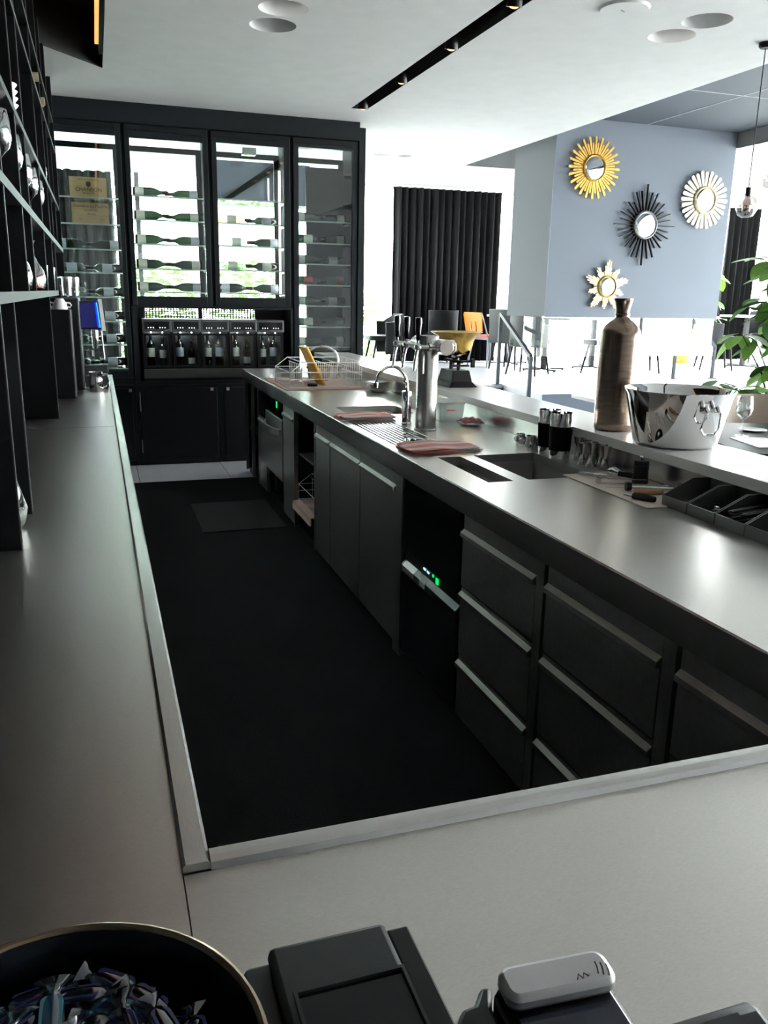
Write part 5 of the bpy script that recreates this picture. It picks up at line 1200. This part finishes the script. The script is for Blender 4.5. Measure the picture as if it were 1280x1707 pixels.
for lay in range(4):
    zz = zb+.05+.0225*lay; R_ = (.046, .064, .088, .106)[lay]
    n = [8, 16, 30, 52][lay]
    for k in range(n):
        a = k*2.399+lay; rr = R_*math.sqrt((k+.5)/n)
        col_ = rnd.random(); w_m = TEALC if col_ < .22 else (NAVYC if col_ > .55 else BLUEC)
        nm = 'teal' if w_m is TEALC else ('navy' if w_m is NAVYC else 'blue')
        t = thing('wrapped_sweet', '%s wrapped sweet lying among others in the dark bowl' % nm, 'sweet', (bx0+rr*math.cos(a), by0+rr*math.sin(a), zz+rnd.uniform(-.003, .003)), group='%s sweets in the bowl' % nm, rot=(rnd.uniform(-.5, .5), rnd.uniform(-.5, .5), rnd.uniform(0, 6.3)) if rr < R_*.72 else (rnd.uniform(-.3, .3), rnd.uniform(-.2, .2), a+PI/2+rnd.uniform(-.2, .2)))
        inst('lozenge', SL, t, mt=CANDY if w_m is TEALC else CANDYB); inst('wrapper', SW, t, mt=w_m)
# receipt printer
zb = ZT+.0006
t = thing('receipt_printer', 'dark grey receipt printer with recessed lid on the near worktop', 'printer', (.155, .47, zb))
MB().prism(rrect(.083, .236, .33, .60, .008), zb, zb+.075).build('body', DARKG, t, bevel=.003)
li = MB().prism([(.105, .34), (.105, .602), (.213, .602), (.213, .34)], zb+.0755, zb+.09).build('lid', DARKG, t, bevel=.006)
f = bars(MB(), .118, .207, .505, .575, zb+.0905, zb+.096, .006)  if False else MB().box(.118, .207, .500, .503, zb+.0905, zb+.095)
MB().prism([(.119, .468), (.208, .468), (.208, .542), (.119, .542)], zb+.0902, zb+.0908).build('recess', BLACKG, li, smooth=False)
fr = MB(); fr.box(.116, .119, .465, .545, zb+.0905, zb+.094); fr.box(.208, .211, .465, .545, zb+.0905, zb+.094); fr.box(.119, .208, .542, .545, zb+.0905, zb+.094); fr.box(.119, .208, .465, .468, zb+.0905, zb+.094); fr.build('recess_frame', DARKG, li, smooth=False)
MB().cyl((.105, .40, zb+.065), .045, .108, 28, 'x').build('paper_cover', mat('lid_grey', (.05, .054, .058), .4), t)
MB().box(.2135, .234, .45, .598, zb+.0755, zb+.083).build('side_button_panel', BLACK, t, smooth=False, bevel=.002)
# card terminal
t = thing('card_terminal', 'card payment terminal with silver top edge on the near worktop', 'card terminal', (.325, .45, zb))
Mt = Matrix.Translation((.325, .47, zb)) @ Matrix.Rotation(math.radians(-4), 4, 'Z')
MB(Mt).prism(rrect(-.052, .052, -.10, .035, .02), 0, .03).build('stand', BLACK, t, bevel=.004)
MB(Mt).prism(rrect(-.050, .052, -.12, .044, .014), .031, .078).build('housing', BLACKG, t, bevel=.006)
MB(Mt).prism(rrect(-.046, .053, .010, .046, .012), .0785, .094).build('silver_top', mat('silver_plastic', (.48, .47, .47), .35, .6), t, bevel=.005)
w_ = MB(Mt); w_.prism([(-.085, -.08), (-.052, -.08), (-.052, .03), (-.045, .05), (-.055, .052), (-.066, .036), (-.078, .034), (-.088, .02)], .02, .07); w_.build('paper_cutter', BLACK, t, bevel=.004)
m = MB(Mt)
for k in range(3): m.tube([(.036+.004*k+.003*math.sin(q/3*1.6), .018+.004*q-.002*k, .0955) for q in range(4)], .0006, 5)
m.tube([(.016, .016, .0955), (.019, .021, .0955), (.021, .016, .0955), (.024, .021, .0955), (.027, .017, .0955)], .0006, 5); m.build('contactless_mark', INK, t)
MB(Mt).box(-.04, .045, -.115, .005, .0785, .0795).build('screen', mat('dark_screen', (.01, .012, .03), .08), t, smooth=False)
# dark flat device at the right
t = thing('cash_display', 'flat black sloping screen device at the lower right corner', 'screen device', (.47, .38, zb))
MB().prism([(.36, zb), (.46, zb), (.46, zb+.062), (.45, zb+.066), (.36, zb+.03)], .385, .60, 'x', M=None).build('wedge', DARKG, t, bevel=.005) if False else None
P = [(.28, zb), (.455, zb), (.462, zb+.05), (.45, zb+.058), (.28, zb+.03)]
MB().prism(P, .385, .50, 'x').build('wedge_body', DARKG, t, bevel=.006)
MB().prism([(.30, zb+.0345), (.445, zb+.0585), (.445, zb+.0605), (.30, zb+.0365)], .395, .475, 'x').build('screen', mat('charcoal_screen', (.03, .032, .036), .3), t, smooth=False)
